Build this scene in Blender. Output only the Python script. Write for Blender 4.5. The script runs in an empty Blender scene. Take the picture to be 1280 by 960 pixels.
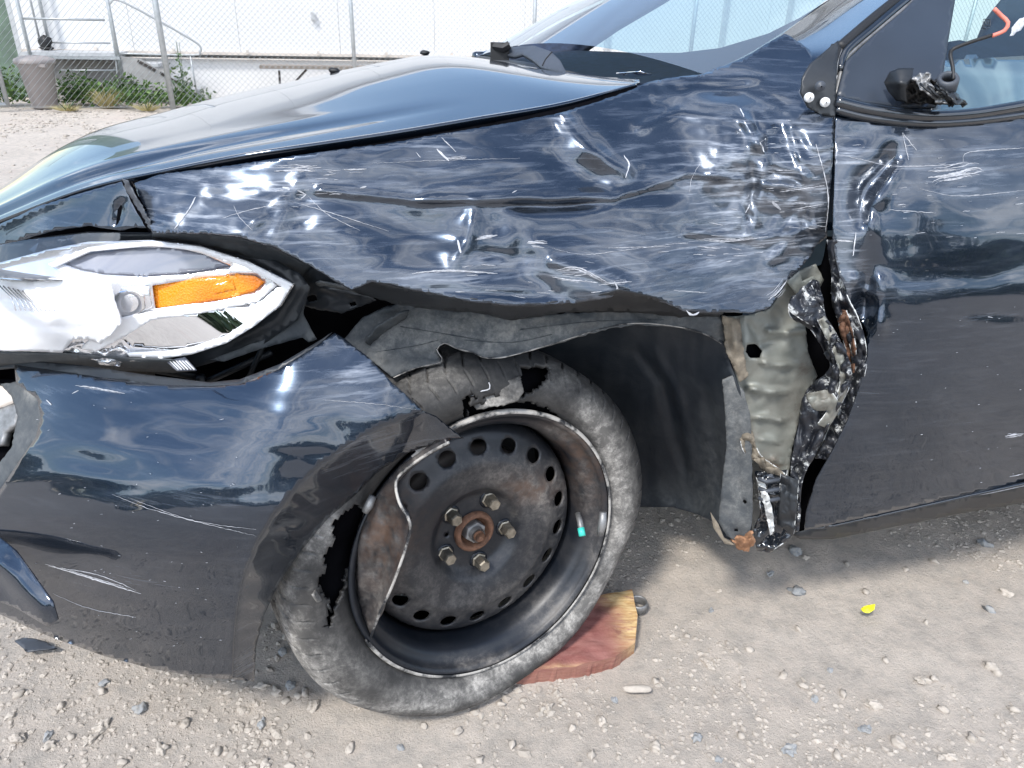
import bpy, math, random
import numpy as np
from mathutils import Vector, noise, Matrix
from mathutils.geometry import delaunay_2d_cdt
random.seed(7); RNG = np.random.default_rng(7)
S = bpy.context.scene; COL = S.collection
# ---------------------------------------------------------------- camera
PITCH = math.radians(26.3); ROLL = math.radians(1.6); CH = 0.98; FPX = 920.0
Fv = np.array([0, math.cos(PITCH), -math.sin(PITCH)]); Rv = np.array([1., 0, 0]); Dv = np.array([0, -math.sin(PITCH), -math.cos(PITCH)])
CR, SR = math.cos(ROLL), math.sin(ROLL); CAM = np.array([0, 0, CH])
cd = bpy.data.cameras.new('camera'); cam = bpy.data.objects.new('camera', cd); COL.objects.link(cam); S.camera = cam
cx = Rv*CR - Dv*SR; cy = -(Rv*SR + Dv*CR); cz = -Fv
cam.matrix_world = Matrix(((cx[0], cy[0], cz[0], 0), (cx[1], cy[1], cz[1], 0), (cx[2], cy[2], cz[2], CH), (0, 0, 0, 1)))
cd.sensor_width = 36; cd.lens = 36*FPX/1280; cd.clip_start = .02; cd.clip_end = 2000
# ---------------------------------------------------------------- light
SUN_EL, SUN_AZ = math.radians(53), math.radians(212)      # azimuth clockwise from +Y
w = bpy.data.worlds.new('World'); S.world = w; w.use_nodes = True
nt = w.node_tree; nt.nodes.clear(); N = nt.nodes.new; L = nt.links.new
out = N('ShaderNodeOutputWorld'); bg = N('ShaderNodeBackground'); L(bg.outputs[0], out.inputs[0]); bg.inputs[1].default_value = .15
sky = N('ShaderNodeTexSky'); sky.sky_type = 'NISHITA'; sky.sun_disc = False; sky.sun_elevation = SUN_EL; sky.sun_rotation = SUN_AZ
sky.air_density = 1.2; sky.dust_density = .15; sky.ozone_density = 2.2
tc = N('ShaderNodeTexCoord'); sp = N('ShaderNodeSeparateXYZ'); L(tc.outputs['Generated'], sp.inputs[0])
def wm(op, a, b=None):
    n = N('ShaderNodeMath'); n.operation = op
    for i, v in enumerate((a, b)):
        if v is None: continue
        if isinstance(v, (int, float)): n.inputs[i].default_value = v
        else: L(v, n.inputs[i])
    return n.outputs[0]
zz = wm('ADD', wm('MAXIMUM', sp.outputs[2], 0), .12)
cb = N('ShaderNodeCombineXYZ'); L(wm('DIVIDE', sp.outputs[0], zz), cb.inputs[0]); L(wm('DIVIDE', sp.outputs[1], zz), cb.inputs[1])
def cloud(scale, det, rough, dist, lo, hi, sx, add=0.):
    mp = N('ShaderNodeMapping'); L(cb.outputs[0], mp.inputs[0]); mp.inputs['Scale'].default_value = (1, sx, 1); mp.inputs['Location'].default_value = (3.1, 1.7, 0)
    nz = N('ShaderNodeTexNoise'); L(mp.outputs[0], nz.inputs[0]); nz.inputs['Scale'].default_value = scale; nz.inputs['Detail'].default_value = det
    nz.inputs['Roughness'].default_value = rough; nz.inputs['Distortion'].default_value = dist
    r = N('ShaderNodeMapRange'); r.interpolation_type = 'SMOOTHSTEP'; r.inputs[1].default_value = lo; r.inputs[2].default_value = hi; L(wm('ADD', nz.outputs[0], add), r.inputs[0]); return r.outputs[0]
bias = wm('MULTIPLY', sp.outputs[1], -.10); c1 = cloud(.8, 7, .62, .8, .47, .66, 1.7, bias); c2 = cloud(2.6, 5, .6, 1.2, .35, .75, 2.2)
mk = wm('MULTIPLY', c1, wm('ADD', wm('MULTIPLY', c2, .6), .4))
mx = N('ShaderNodeMix'); mx.data_type = 'RGBA'; L(mk, mx.inputs[0]); L(sky.outputs[0], mx.inputs[6]); mx.inputs[7].default_value = (15.5, 15.8, 16.4, 1)
L(mx.outputs[2], bg.inputs[0])
sl = bpy.data.lights.new('sun', 'SUN'); so = bpy.data.objects.new('sun', sl); COL.objects.link(so)
sl.energy = 2.5; sl.angle = math.radians(9); sl.color = (1, .96, .9)
sd = Vector((math.sin(SUN_AZ)*math.cos(SUN_EL), math.cos(SUN_AZ)*math.cos(SUN_EL), math.sin(SUN_EL)))
so.rotation_euler = sd.to_track_quat('Z', 'Y').to_euler(); so.location = (0, -3, 8)
S.view_settings.view_transform = 'Standard'; S.view_settings.look = 'None'; S.view_settings.exposure = .72; S.view_settings.gamma = 1
# ---------------------------------------------------------------- pixel <-> world
def ray(x, y):
    x = np.asarray(x, float); y = np.asarray(y, float)
    u = (x-640)/FPX; v = (y-480)/FPX; a = u*CR+v*SR; b = -u*SR+v*CR
    return Fv + a[..., None]*Rv + b[..., None]*Dv
def P(x, y, Y):
    r = ray(x, y); return CAM + r*(np.asarray(Y, float)/r[..., 1])[..., None]
def G(x, y, z=0.):
    r = ray(x, y); return CAM + r*((z-CH)/r[..., 2])[..., None]
def proj(q):
    d = np.asarray(q)-CAM; z = d@Fv; a = d@Rv/z; b = d@Dv/z
    return np.stack([640+FPX*(a*CR-b*SR), 480+FPX*(a*SR+b*CR)], -1)
# ---------------------------------------------------------------- materials
MATS = {}
class NT:
    def __init__(s, name):
        s.m = bpy.data.materials.new(name); s.m.use_nodes = True; s.t = s.m.node_tree; s.t.nodes.clear()
        s.o = s.n('ShaderNodeOutputMaterial'); s.p = s.n('ShaderNodeBsdfPrincipled'); s.l(s.p.outputs[0], s.o.inputs[0])
        s.pos = s.n('ShaderNodeNewGeometry').outputs['Position']
    def n(s, k): return s.t.nodes.new(k)
    def l(s, a, b): s.t.links.new(a, b)
    def put(s, sock, v):
        if isinstance(v, (int, float)): sock.default_value = v
        elif isinstance(v, (tuple, list)): sock.default_value = (*v, 1) if len(v) == 3 and sock.type == 'RGBA' else v
        else: s.l(v, sock)
    def set(s, **k):
        for a, v in k.items(): s.put(s.p.inputs[a.replace('_', ' ')], v)
        return s
    def noise(s, scale, det=4, rough=.55, lo=.4, hi=.6, stretch=(1, 1, 1), dist=0., rot=(0, 0, 0)):
        mp = s.n('ShaderNodeMapping'); s.l(s.pos, mp.inputs[0]); mp.inputs['Scale'].default_value = stretch; mp.inputs['Rotation'].default_value = rot
        z = s.n('ShaderNodeTexNoise'); s.l(mp.outputs[0], z.inputs[0]); z.inputs['Scale'].default_value = scale; z.inputs['Detail'].default_value = det
        z.inputs['Roughness'].default_value = rough; z.inputs['Distortion'].default_value = dist
        r = s.n('ShaderNodeMapRange'); r.inputs[1].default_value = lo; r.inputs[2].default_value = hi; s.l(z.outputs[0], r.inputs[0]); return r.outputs[0]
    def math(s, op, a, b=0.):
        n = s.n('ShaderNodeMath'); n.operation = op; s.put(n.inputs[0], a); s.put(n.inputs[1], b); return n.outputs[0]
    def mix(s, f, a, b):
        n = s.n('ShaderNodeMix'); n.data_type = 'RGBA'; s.put(n.inputs[0], f); s.put(n.inputs[6], a); s.put(n.inputs[7], b); return n.outputs[2]
    def mixf(s, f, a, b):
        n = s.n('ShaderNodeMix'); s.put(n.inputs[0], f); s.put(n.inputs[2], a); s.put(n.inputs[3], b); return n.outputs[0]
    def attr(s, name):
        n = s.n('ShaderNodeAttribute'); n.attribute_name = name; return n.outputs['Fac']
    def bump(s, h, st=.3, dist=.002):
        b = s.n('ShaderNodeBump'); s.l(h, b.inputs['Height']); b.inputs['Strength'].default_value = st; b.inputs['Distance'].default_value = dist
        s.l(b.outputs[0], s.p.inputs['Normal']); return s
def simple(name, col, rough=.6, metal=0., var=.3, scale=20, bump=0., **k):
    t = NT(name); a = tuple(c*(1-var) for c in col); b = tuple(min(1, c*(1+var)) for c in col)
    f = t.noise(scale, 5, .6, .3, .7); t.set(Base_Color=t.mix(f, a, b), Roughness=rough, Metallic=metal, **k)
    if bump: t.bump(t.noise(scale*6, 4, .6, 0, 1), bump)
    MATS[name] = t.m; return t.m
def paint():
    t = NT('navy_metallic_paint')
    sc = t.attr('scuff_sheen')
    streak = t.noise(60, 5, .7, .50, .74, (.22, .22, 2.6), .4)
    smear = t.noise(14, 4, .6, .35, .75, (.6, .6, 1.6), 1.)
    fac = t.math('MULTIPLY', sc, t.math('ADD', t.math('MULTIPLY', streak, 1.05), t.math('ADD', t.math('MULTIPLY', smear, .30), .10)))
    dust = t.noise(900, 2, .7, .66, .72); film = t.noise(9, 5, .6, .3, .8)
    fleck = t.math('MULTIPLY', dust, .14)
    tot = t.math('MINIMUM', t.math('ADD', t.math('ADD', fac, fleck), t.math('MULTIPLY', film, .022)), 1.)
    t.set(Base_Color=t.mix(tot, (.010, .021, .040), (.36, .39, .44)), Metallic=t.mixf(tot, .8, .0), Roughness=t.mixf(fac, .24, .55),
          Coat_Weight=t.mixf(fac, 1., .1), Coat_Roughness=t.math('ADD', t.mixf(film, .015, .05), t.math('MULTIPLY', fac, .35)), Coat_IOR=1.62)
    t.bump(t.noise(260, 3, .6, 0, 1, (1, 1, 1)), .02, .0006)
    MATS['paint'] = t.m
paint()
def two(name, a, b, scale, lo, hi, rough=(.5, .9), metal=(0, 0), det=6, stretch=(1, 1, 1), bump=.3, dist=.002, c=None, csc=6, clo=.5, chi=.7, distort=.3, **k):
    t = NT(name); f = t.noise(scale, det, .65, lo, hi, stretch, distort); colr = t.mix(f, a, b)
    if c is not None: colr = t.mix(t.noise(csc, 6, .7, clo, chi, (1, 1, 1), .5), colr, c)
    t.set(Base_Color=colr, Roughness=t.mixf(f, *rough), Metallic=t.mixf(f, *metal), **k)
    if bump: t.bump(t.noise(scale*4, 5, .65, 0, 1, stretch), bump, dist)
    MATS[name] = t.m; return t.m
def dusty(name, base, dust, scale=18, lo=.45, hi=.7, rough=.55, metal=0, amt=1., rust=None, k2=.6, bump=.25):
    """surface with a vertex attribute 'dust' that adds dried mud where the mud lies"""
    t = NT(name); f = t.noise(scale, 7, .7, lo, hi, (1, 1, 1), .6)
    a = t.attr('dust'); g = t.math('MULTIPLY', t.noise(34, 10, .8, .43, .60, (1, 1, 1), .25), t.noise(150, 5, .7, .25, .6))
    ff = t.math('MINIMUM', t.math('ADD', t.math('MULTIPLY', f, .3*amt), t.math('MULTIPLY', a, t.math('ADD', t.math('MULTIPLY', g, .85), .24))), 1.)
    colr = t.mix(ff, base, dust)
    if rust: colr = t.mix(t.math('MULTIPLY', t.attr('rust'), t.noise(40, 6, .7, .38, .6)), colr, rust)
    t.set(Base_Color=colr, Roughness=t.mixf(ff, rough, .95), Metallic=t.mixf(ff, metal, 0.)); t.bump(t.noise(140, 5, .7, 0, 1), bump, .0015); MATS[name] = t.m
dusty('tyre', (.013, .013, .014), (.42, .40, .37), rough=.6, amt=.2, bump=.5)
dusty('wheel', (.010, .013, .019), (.24, .22, .20), scale=9, lo=.5, hi=.85, rough=.34, metal=.25, amt=.5, rust=(.10, .062, .044), bump=.12)
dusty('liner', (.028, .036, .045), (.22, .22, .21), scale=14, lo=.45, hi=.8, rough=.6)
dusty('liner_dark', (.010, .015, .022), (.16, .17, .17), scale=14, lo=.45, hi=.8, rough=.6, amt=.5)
dusty('bare', (.23, .24, .215), (.12, .10, .08), scale=14, lo=.5, hi=.75, rough=.42, metal=.2, rust=(.16, .08, .04))
simple('black_plastic', (.018, .021, .025), .42, var=.4, scale=12, bump=.1)
simple('grey_plastic', (.055, .062, .075), .5, var=.25, scale=15, bump=.05)
simple('sail_plastic', (.030, .038, .052), .38, var=.12, scale=8)
simple('dark_void', (.004, .004, .005), .9, var=.4, scale=10, Specular_IOR_Level=0.)  # near-black, no specular: shade of openings and hollows put into the colour
simple('rubber', (.012, .012, .013), .55, var=.3, scale=20)
simple('seal', (.010, .013, .018), .15, var=.3, scale=20, Coat_Weight=1.0)
simple('white_clip', (.75, .75, .74), .5, var=.05)
simple('chrome', (.82, .83, .85), .03, 1., var=.03)
simple('silver_housing', (.88, .88, .9), .16, .75, var=.04, scale=30)
simple('white_housing', (.86, .86, .87), .3, 0.05, var=.03, scale=30)
simple('lens_grey', (.22, .23, .27), .12, .0, var=.05, Coat_Weight=1.)
simple('metal_galv', (.42, .44, .45), .45, .55, var=.15, scale=30)
two('worn_edge', (.02, .022, .026), (.42, .40, .37), 25, .42, .55, (.4, .8))
simple('alu', (.5, .51, .52), .5, .4, var=.12, scale=10)
simple('bolt_steel', (.30, .27, .22), .38, .8, var=.45, scale=90)
simple('rust', (.15, .075, .045), .8, .1, var=.45, scale=120, bump=.4)
simple('grey_steel', (.25, .25, .25), .5, .6, var=.3, scale=90)
simple('teal', (.05, .55, .45), .4, var=.1)
simple('rawchip', (.46, .47, .50), .6, 0., var=.3, scale=200)
simple('primer_edge', (.55, .56, .55), .6, 0., var=.4, scale=150)
simple('dash', (.018, .03, .06), .8, var=.4, scale=60)
simple('seat', (.02, .03, .045), .8, var=.3, scale=30)
simple('orange_foam', (.38, .20, .11), .9, var=.3, scale=80, bump=.5)
simple('tan_foam', (.20, .17, .13), .9, var=.35, scale=60, bump=.5)
simple('yellow', (.85, .80, .03), .5, var=.15, scale=300)
simple('bin_plastic', (.30, .27, .26), .6, var=.12, scale=6)
simple('white_wall', (.70, .70, .70), .6, var=.03, scale=2)
simple('wall_trim', (.62, .56, .50), .6, var=.15, scale=5)
simple('concrete_grey', (.36, .35, .34), .85, var=.18, scale=8)
simple('green_tarp', (.12, .17, .13), .7, var=.3, scale=6)
simple('red_wire', (.75, .22, .16), .5, var=.2)
simple('timber_grey', (.22, .19, .16), .85, var=.25, scale=30)
simple('dark_steel', (.07, .06, .055), .6, .3, var=.4, scale=20)
simple('bark', (.08, .06, .045), .9)
t = NT('amber'); vo = t.n('ShaderNodeTexVoronoi'); t.l(t.pos, vo.inputs[0]); vo.inputs['Scale'].default_value = 420
t.set(Base_Color=t.mix(t.noise(14, 3, .5, .3, .7), (.85, .22, .006), (.95, .36, .012)), Roughness=.25, Coat_Weight=.6); t.bump(vo.outputs['Distance'], .8, .001); MATS['amber'] = t.m
t = NT('red_wood')   # red painted block, raw split ends
ra = t.attr('raw'); g = t.noise(30, 6, .7, .3, .7, (1, 1, 6)); rf = t.math('MINIMUM', t.math('MULTIPLY', ra, t.noise(55, 6, .75, .34, .5, (.3, 1.3, 2))), 1.)
t.set(Base_Color=t.mix(rf, t.mix(t.noise(40, 6, .75, .35, .65, (.25, 1.2, 2), .3), (.19, .06, .052), (.31, .14, .12)), t.mix(t.noise(130, 4, .6, .35, .65, (.15, 1.4, 3)), (.46, .27, .10), (.72, .54, .28))), Roughness=.8)
t.bump(t.noise(200, 5, .7, 0, 1, (.2, .2, 2)), .5, .003); MATS['red_wood'] = t.m
def glass(name, tint, base, rmin=.08):
    t = NT(name); t.t.nodes.remove(t.p); tr = t.n('ShaderNodeBsdfTransparent'); tr.inputs[0].default_value = (*tint, 1)
    gl = t.n('ShaderNodeBsdfGlossy'); gl.inputs[1].default_value = .01; gl.inputs[0].default_value = (.95, .98, 1, 1)
    df = t.n('ShaderNodeBsdfDiffuse'); df.inputs[0].default_value = (.42, .47, .55, 1)
    fr = t.n('ShaderNodeFresnel'); fr.inputs[0].default_value = 1.75
    m = t.n('ShaderNodeMixShader'); t.l(fr.outputs[0], m.inputs[0]); t.l(tr.outputs[0], m.inputs[1]); t.l(gl.outputs[0], m.inputs[2])
    m2 = t.n('ShaderNodeMixShader'); t.put(m2.inputs[0], t.math('ADD', t.math('MULTIPLY', t.noise(500, 3, .7, .6, .75), .12), base)); t.l(m.outputs[0], m2.inputs[1]); t.l(df.outputs[0], m2.inputs[2])
    t.l(m2.outputs[0], t.o.inputs[0]); MATS[name] = t.m
glass('windshield_glass', (.54, .76, .76), .17); glass('side_glass', (.66, .86, .84), .03); glass('lamp_lens', (.97, .98, .98), .015)  # windshield haze: thin dust plus sky reflection painted in as bluish diffuse
t = NT('chipped'); f = t.noise(32, 6, .75, .55, .62, (1, 1, 1), .8)
t.set(Base_Color=t.mix(f, (.012, .014, .020), (.50, .51, .50)), Roughness=t.mixf(f, .42, .75), Coat_Weight=t.mixf(f, .2, 0.)); t.bump(t.noise(120, 5, .7, 0, 1), .5, .003); MATS['chipped'] = t.m
t = NT('ground_dirt')
a = t.mix(t.noise(2.2, 7, .65, .3, .7), (.47, .41, .35), (.58, .51, .44)); a = t.mix(t.noise(28, 6, .7, .42, .75), a, (.34, .31, .275))
a = t.mix(t.math('MULTIPLY', t.noise(1.3, 4, .6, .55, .75), .45), a, (.46, .36, .31)); a = t.mix(t.math('MULTIPLY', t.noise(260, 5, .75, .48, .62), .22), a, (.24, .22, .21))
t.set(Base_Color=a, Roughness=.95); t.bump(t.math('ADD', t.noise(130, 8, .75, 0, 1), t.math('MULTIPLY', t.noise(700, 4, .7, 0, 1), .35)), .8, .007); MATS['ground'] = t.m
def stone_mat(name, cols, sc=14):
    t = NT(name); rnd = t.attr('tone')
    c = t.mix(rnd, cols[0], cols[1]); c = t.mix(t.noise(sc*8, 4, .7, .4, .7), c, cols[2]); t.set(Base_Color=c, Roughness=.9); t.bump(t.noise(300, 4, .7, 0, 1), .3, .001); MATS[name] = t.m
stone_mat('stone_light', ((.32, .28, .24), (.47, .42, .365), (.39, .35, .30)))
stone_mat('stone_blue', ((.17, .185, .20), (.27, .28, .29), (.33, .32, .30)))
t = NT('leaf'); t.set(Base_Color=t.mix(t.attr('tone'), (.035, .085, .02), (.12, .20, .045)), Roughness=.6); MATS['leaf'] = t.m
t = NT('dry_grass'); t.set(Base_Color=t.mix(t.attr('tone'), (.30, .28, .10), (.55, .45, .26)), Roughness=.8); MATS['dry_grass'] = t.m
t = NT('far_leaf'); t.set(Base_Color=t.mix(t.attr('tone'), (.03, .05, .02), (.07, .10, .035)), Roughness=.7); MATS['far_leaf'] = t.m
# ---------------------------------------------------------------- object helpers
WP = {}
def tag(o, label=None, cat=None, group=None, kind=None):
    for k, v in (('label', label), ('category', cat), ('group', group), ('kind', kind)):
        if v: o[k] = v
    return o
def empty(name, loc):
    o = bpy.data.objects.new(name, None); COL.objects.link(o); o.location = loc; o.empty_display_size = .05; WP[o.name] = np.array(loc, float); return o
def link(name, V, Fc, mat, parent=None, smooth=True, thick=0., attrs=None, off=-1):
    V = np.asarray(V, float); c = (V.min(0)+V.max(0))/2
    if parent is None: c[2] = V[:, 2].min()
    me = bpy.data.meshes.new(name); me.from_pydata((V-c).tolist(), [], [list(map(int, f)) for f in Fc]); me.update()
    if smooth: me.polygons.foreach_set('use_smooth', [True]*len(me.polygons))
    me.materials.append(MATS[mat])
    for k, v in (attrs or {}).items():
        a = me.attributes.new(k, 'FLOAT', 'POINT'); a.data.foreach_set('value', np.asarray(v, np.float32))
    o = bpy.data.objects.new(name, me); COL.objects.link(o); WP[o.name] = c
    if parent is not None: o.parent = parent; o.location = c-WP[parent.name]
    else: o.location = c
    if thick: m = o.modifiers.new('thickness', 'SOLIDIFY'); m.thickness = thick; m.offset = off
    return o
def inside(pts, poly):
    x, y = pts[:, 0], pts[:, 1]; r = np.zeros(len(pts), bool); n = len(poly)
    for i in range(n):
        x1, y1 = poly[i]; x2, y2 = poly[(i+1) % n]
        if y1 == y2: continue
        r ^= ((y1 > y) != (y2 > y)) & (x < (x2-x1)*(y-y1)/(y2-y1)+x1)
    return r
def densify(poly, step, closed=True, jag=0.):
    o = []; n = len(poly)
    for i in range(n if closed else n-1):
        a = np.array(poly[i], float)[:2]; b = np.array(poly[(i+1) % n], float)[:2]; k = max(1, int(np.linalg.norm(b-a)/step))
        for j in range(k):
            q = a+(b-a)*j/k
            if jag and j: q = q+RNG.normal(0, jag, 2)
            o.append(q)
    if not closed: o.append(np.array(poly[-1], float)[:2])
    return np.array(o)
def spl(pts, step=6, closed=False):
    """Catmull-Rom through points of any dimension"""
    p = np.array(pts, float); n = len(p); o = []
    for i in range(n if closed else n-1):
        if closed: a, b, c, d = p[(i-1) % n], p[i], p[(i+1) % n], p[(i+2) % n]
        else: a, b, c, d = p[max(i-1, 0)], p[i], p[i+1], p[min(i+2, n-1)]
        k = max(1, int(np.linalg.norm((c-b)[:2])/step)) if step > 0 else int(-step)
        for j in range(k):
            t = j/k; o.append(.5*((2*b)+(c-a)*t+(2*a-5*b+4*c-d)*t*t+(3*b-a-3*c+d)*t**3))
    if not closed: o.append(p[-1])
    return np.array(o)
def cdt(outer, holes, step):
    vs = [outer]+list(holes); ed = []; k = 0
    for l in vs: n = len(l); ed += [(k+i, k+(i+1) % n) for i in range(n)]; k += n
    lo, hi = outer.min(0), outer.max(0); g = []
    for r, yy in enumerate(np.arange(lo[1], hi[1], step*.87)):
        xs = np.arange(lo[0]+(r % 2)*step/2, hi[0], step); g.append(np.stack([xs, np.full(len(xs), yy)], 1))
    g = np.concatenate(g); g += RNG.uniform(-.12, .12, g.shape)*step; ok = inside(g, outer)
    for h in holes: ok &= ~inside(g, h)
    g = g[ok]; B = np.concatenate(vs)
    dmin = np.concatenate([np.sqrt(((g[i:i+2000, None]-B[None])**2).sum(-1)).min(1) for i in range(0, len(g), 2000)]) if len(g) else np.zeros(0)
    g = g[dmin > step*.45] if len(g) else g
    A = np.concatenate([B, g]); r = delaunay_2d_cdt([Vector(v) for v in A], ed, [], 0, 1e-6)
    v2 = np.array([v[:] for v in r[0]]); f = np.array(r[2]); c = v2[f].mean(1); ok = inside(c, outer)
    for h in holes: ok &= ~inside(c, h)
    return v2, f[ok]
class TPS:
    def __init__(s, pts, lam=1e-4):
        p = np.array(pts, float); s.c = p[:, :2]/100; n = len(p); K = s.k(s.c, s.c)+lam*np.eye(n)
        Q = np.c_[np.ones(n), s.c]; A = np.zeros((n+3, n+3)); A[:n, :n] = K; A[:n, n:] = Q; A[n:, :n] = Q.T
        s.w = np.linalg.lstsq(A, np.r_[p[:, 2], 0, 0, 0], rcond=1e-9)[0]
    def k(s, a, b):
        r2 = ((a[:, None]-b[None])**2).sum(-1); return .5*r2*np.log(r2+1e-12)
    def __call__(s, q):
        q = np.asarray(q, float)[:, :2]/100; return s.k(q, s.c)@s.w[:-3]+np.c_[np.ones(len(q)), q]@s.w[-3:]
def dseg(q, line):
    line = np.array(line, float); best = np.full(len(q), 1e9)
    for a, b in zip(line[:-1], line[1:]):
        d = b-a; t = np.clip(((q-a)@d)/(d@d), 0, 1); best = np.minimum(best, np.linalg.norm(q-a-t[:, None]*d, axis=1))
    return best
def dseg2(q, line):
    line = np.array(line, float); best = np.full(len(q), 1e9); par = np.zeros(len(q)); ln = np.linalg.norm(np.diff(line, axis=0), axis=1); tot = ln.sum(); acc = 0
    for a, b, l in zip(line[:-1], line[1:], ln):
        d = b-a; t = np.clip(((q-a)@d)/(d@d), 0, 1); e = np.linalg.norm(q-a-t[:, None]*d, axis=1); k = e < best; best = np.where(k, e, best); par = np.where(k, (acc+t*l)/tot, par); acc += l
    return best, par
def field(ctrl, dents=(), nz=()):
    tp = TPS(ctrl)
    def f(q):
        q = np.asarray(q, float)[:, :2]; y = tp(q)
        for d in dents:
            if d[0] == 'g':
                _, x0, y0, rx, ry, an, am = d; c, s_ = math.cos(math.radians(an)), math.sin(math.radians(an)); dx, dy = q[:, 0]-x0, q[:, 1]-y0
                u, v = (dx*c+dy*s_)/rx, (-dx*s_+dy*c)/ry; y = y+am*np.exp(-(u*u+v*v))
            elif d[0] == 'c':
                dd, tt = dseg2(q, d[1]); wv = .62+.38*np.sin(tt*math.pi)+.18*np.sin(tt*9+d[2])
                y = y+d[3]*np.exp(-(dd/(d[2]*wv))**2)*np.clip(np.minimum(tt, 1-tt)*5, .0, 1)**.7*(1+.25*np.sin(tt*13+d[2]*3))
            elif d[0] == 'r': y = y+d[3]*np.maximum(0, 1-dseg(q, d[1])/d[2])          # sharp ridge
            elif d[0] == 's':                                                          # step across a line
                l = np.array(d[1], float); s = dseg(q, l); k = np.zeros(len(q)); 
                yy = np.interp(q[:, 0], l[:, 0], l[:, 1]); k = (q[:, 1]-yy)/d[2]; y = y+d[3]*(.5+.5*np.tanh(k))
        for (sx, sy, am, seed) in nz:
            y = y+am*np.array([noise.fractal((a/sx, b/sy, seed), 1, 2, 3) for a, b in q])
        return y
    return f
def sheet(name, outline, fld, mat, parent, step=6, holes=(), thick=.0015, jag=0., attrs=None, smooth=True, raw=False, off=-1):
    o = np.array(outline, float)[:, :2]; o = densify(o, step, jag=jag) if not raw else o
    hs = [densify(h, step*.7, jag=jag) for h in holes]
    v2, f = cdt(o, hs, step); Y = fld(v2); V = P(v2[:, 0], v2[:, 1], Y)
    a, b, c = V[f[:, 0]], V[f[:, 1]], V[f[:, 2]]; n = np.cross(b-a, c-a); flip = ((n*(CAM-a)).sum(1) < 0); f[flip] = f[flip][:, ::-1]
    at = {k: g(v2) for k, g in (attrs or {}).items()}
    return link(name, V, f, mat, parent, smooth, thick, at, off)
def blob(lst, base=0.):
    def g(q):
        r = np.full(len(q), float(base))
        for d in lst:
            if d[0] == 'l': r += d[3]*np.exp(-(dseg(q, d[1])/d[2])**2)
            else:
                x, y, rx, ry, a = d; r += a*np.exp(-((q[:, 0]-x)/rx)**2-((q[:, 1]-y)/ry)**2)
        return np.clip(r, 0, 1)
    return g
def grid_faces(nr, nc, wrap=False):
    f = []
    for i in range(nr-1):
        for j in range(nc if wrap else nc-1): f.append((i*nc+j, i*nc+(j+1) % nc, (i+1)*nc+(j+1) % nc, (i+1)*nc+j))
    return f
def loft(name, rows, mat, parent, cols=60, sub=6, thick=.0015, attrs=None, off=-1, smooth_n=0):
    R_ = []
    for r in rows:
        r = np.array(r, float); s = spl(r, -12); d = np.r_[0, np.cumsum(np.linalg.norm(np.diff(s, axis=0), axis=1))]; d /= d[-1]
        k = np.linspace(0, 1, len(r)); base = np.linspace(0, len(s)-1, cols); R_.append(np.stack([np.interp(base, np.arange(len(s)), s[:, i]) for i in range(3)], 1))
    R_ = np.array(R_); V = np.array([spl(R_[:, j], -sub) for j in range(cols)]).transpose(1, 0, 2)
    for _ in range(smooth_n): V[:, 1:-1] = .5*V[:, 1:-1]+.25*(V[:, 2:]+V[:, :-2])
    nr = V.shape[0]; V = V.reshape(-1, 3); f = np.array(grid_faces(nr, cols))
    n = np.cross(V[f[:, 1]]-V[f[:, 0]], V[f[:, 2]]-V[f[:, 0]]); s = (n*(CAM-V[f[:, 0]])).sum(1).sum()
    if s < 0: f = f[:, ::-1]
    return link(name, V, f, mat, parent, True, thick, {k: g(proj(V)) for k, g in (attrs or {}).items()}, off)
class MB:
    def __init__(s): s.v = []; s.f = []; s.a = []
    def add(s, V, F, a=0.):
        k = len(s.v); s.v += [tuple(map(float, q)) for q in V]; s.f += [tuple(int(i)+k for i in f) for f in F]; s.a += [a]*len(V) if np.isscalar(a) else list(a); return s
    def tube(s, pts, r, n=8, cap=True, a=0.):
        p = np.array(pts, float); m = len(p); r = np.full(m, r) if np.isscalar(r) else np.array(r, float); V = []
        up = np.array([0, 0, 1.])
        prev = None
        for i in range(m):
            t = p[min(i+1, m-1)]-p[max(i-1, 0)]; t /= np.linalg.norm(t)+1e-12
            if prev is None: prev = np.cross(t, up if abs(t[2]) < .9 else np.array([1., 0, 0]))
            e = prev-t*(prev@t); e /= np.linalg.norm(e)+1e-12; prev = e; g = np.cross(t, e)
            for k in range(n): th = 2*math.pi*k/n; V.append(p[i]+r[i]*(math.cos(th)*e+math.sin(th)*g))
        F = grid_faces(m, n, True)
        if cap: F += [tuple(range(n))[::-1], tuple((m-1)*n+k for k in range(n))]
        return s.add(V, F, a)
    def box(s, c, sz, ax=None, a=0.):
        ax = np.eye(3) if ax is None else np.array(ax, float); c = np.array(c, float); V = []
        for i in (-1, 1):
            for j in (-1, 1):
                for k in (-1, 1): V.append(c+i*sz[0]/2*ax[0]+j*sz[1]/2*ax[1]+k*sz[2]/2*ax[2])
        return s.add(V, [(0, 1, 3, 2), (4, 6, 7, 5), (0, 4, 5, 1), (2, 3, 7, 6), (0, 2, 6, 4), (1, 5, 7, 3)], a)
    def rev(s, prof, C, e, g, n, seg=32, a=0., close=False, th0=0.):
        V = []
        for (r, h) in prof:
            for k in range(seg): th = th0+2*math.pi*k/seg; V.append(C+r*(math.cos(th)*e+math.sin(th)*g)+h*n)
        F = [f[::-1] for f in grid_faces(len(prof), seg, True)]
        if close: F.append(tuple((len(prof)-1)*seg+k for k in range(seg)))
        return s.add(V, F, a)
    def build(s, name, mat, parent=None, smooth=False, thick=0., attr=None):
        return link(name, s.v, s.f, mat, parent, smooth, thick, {attr: s.a} if attr else None)
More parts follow.
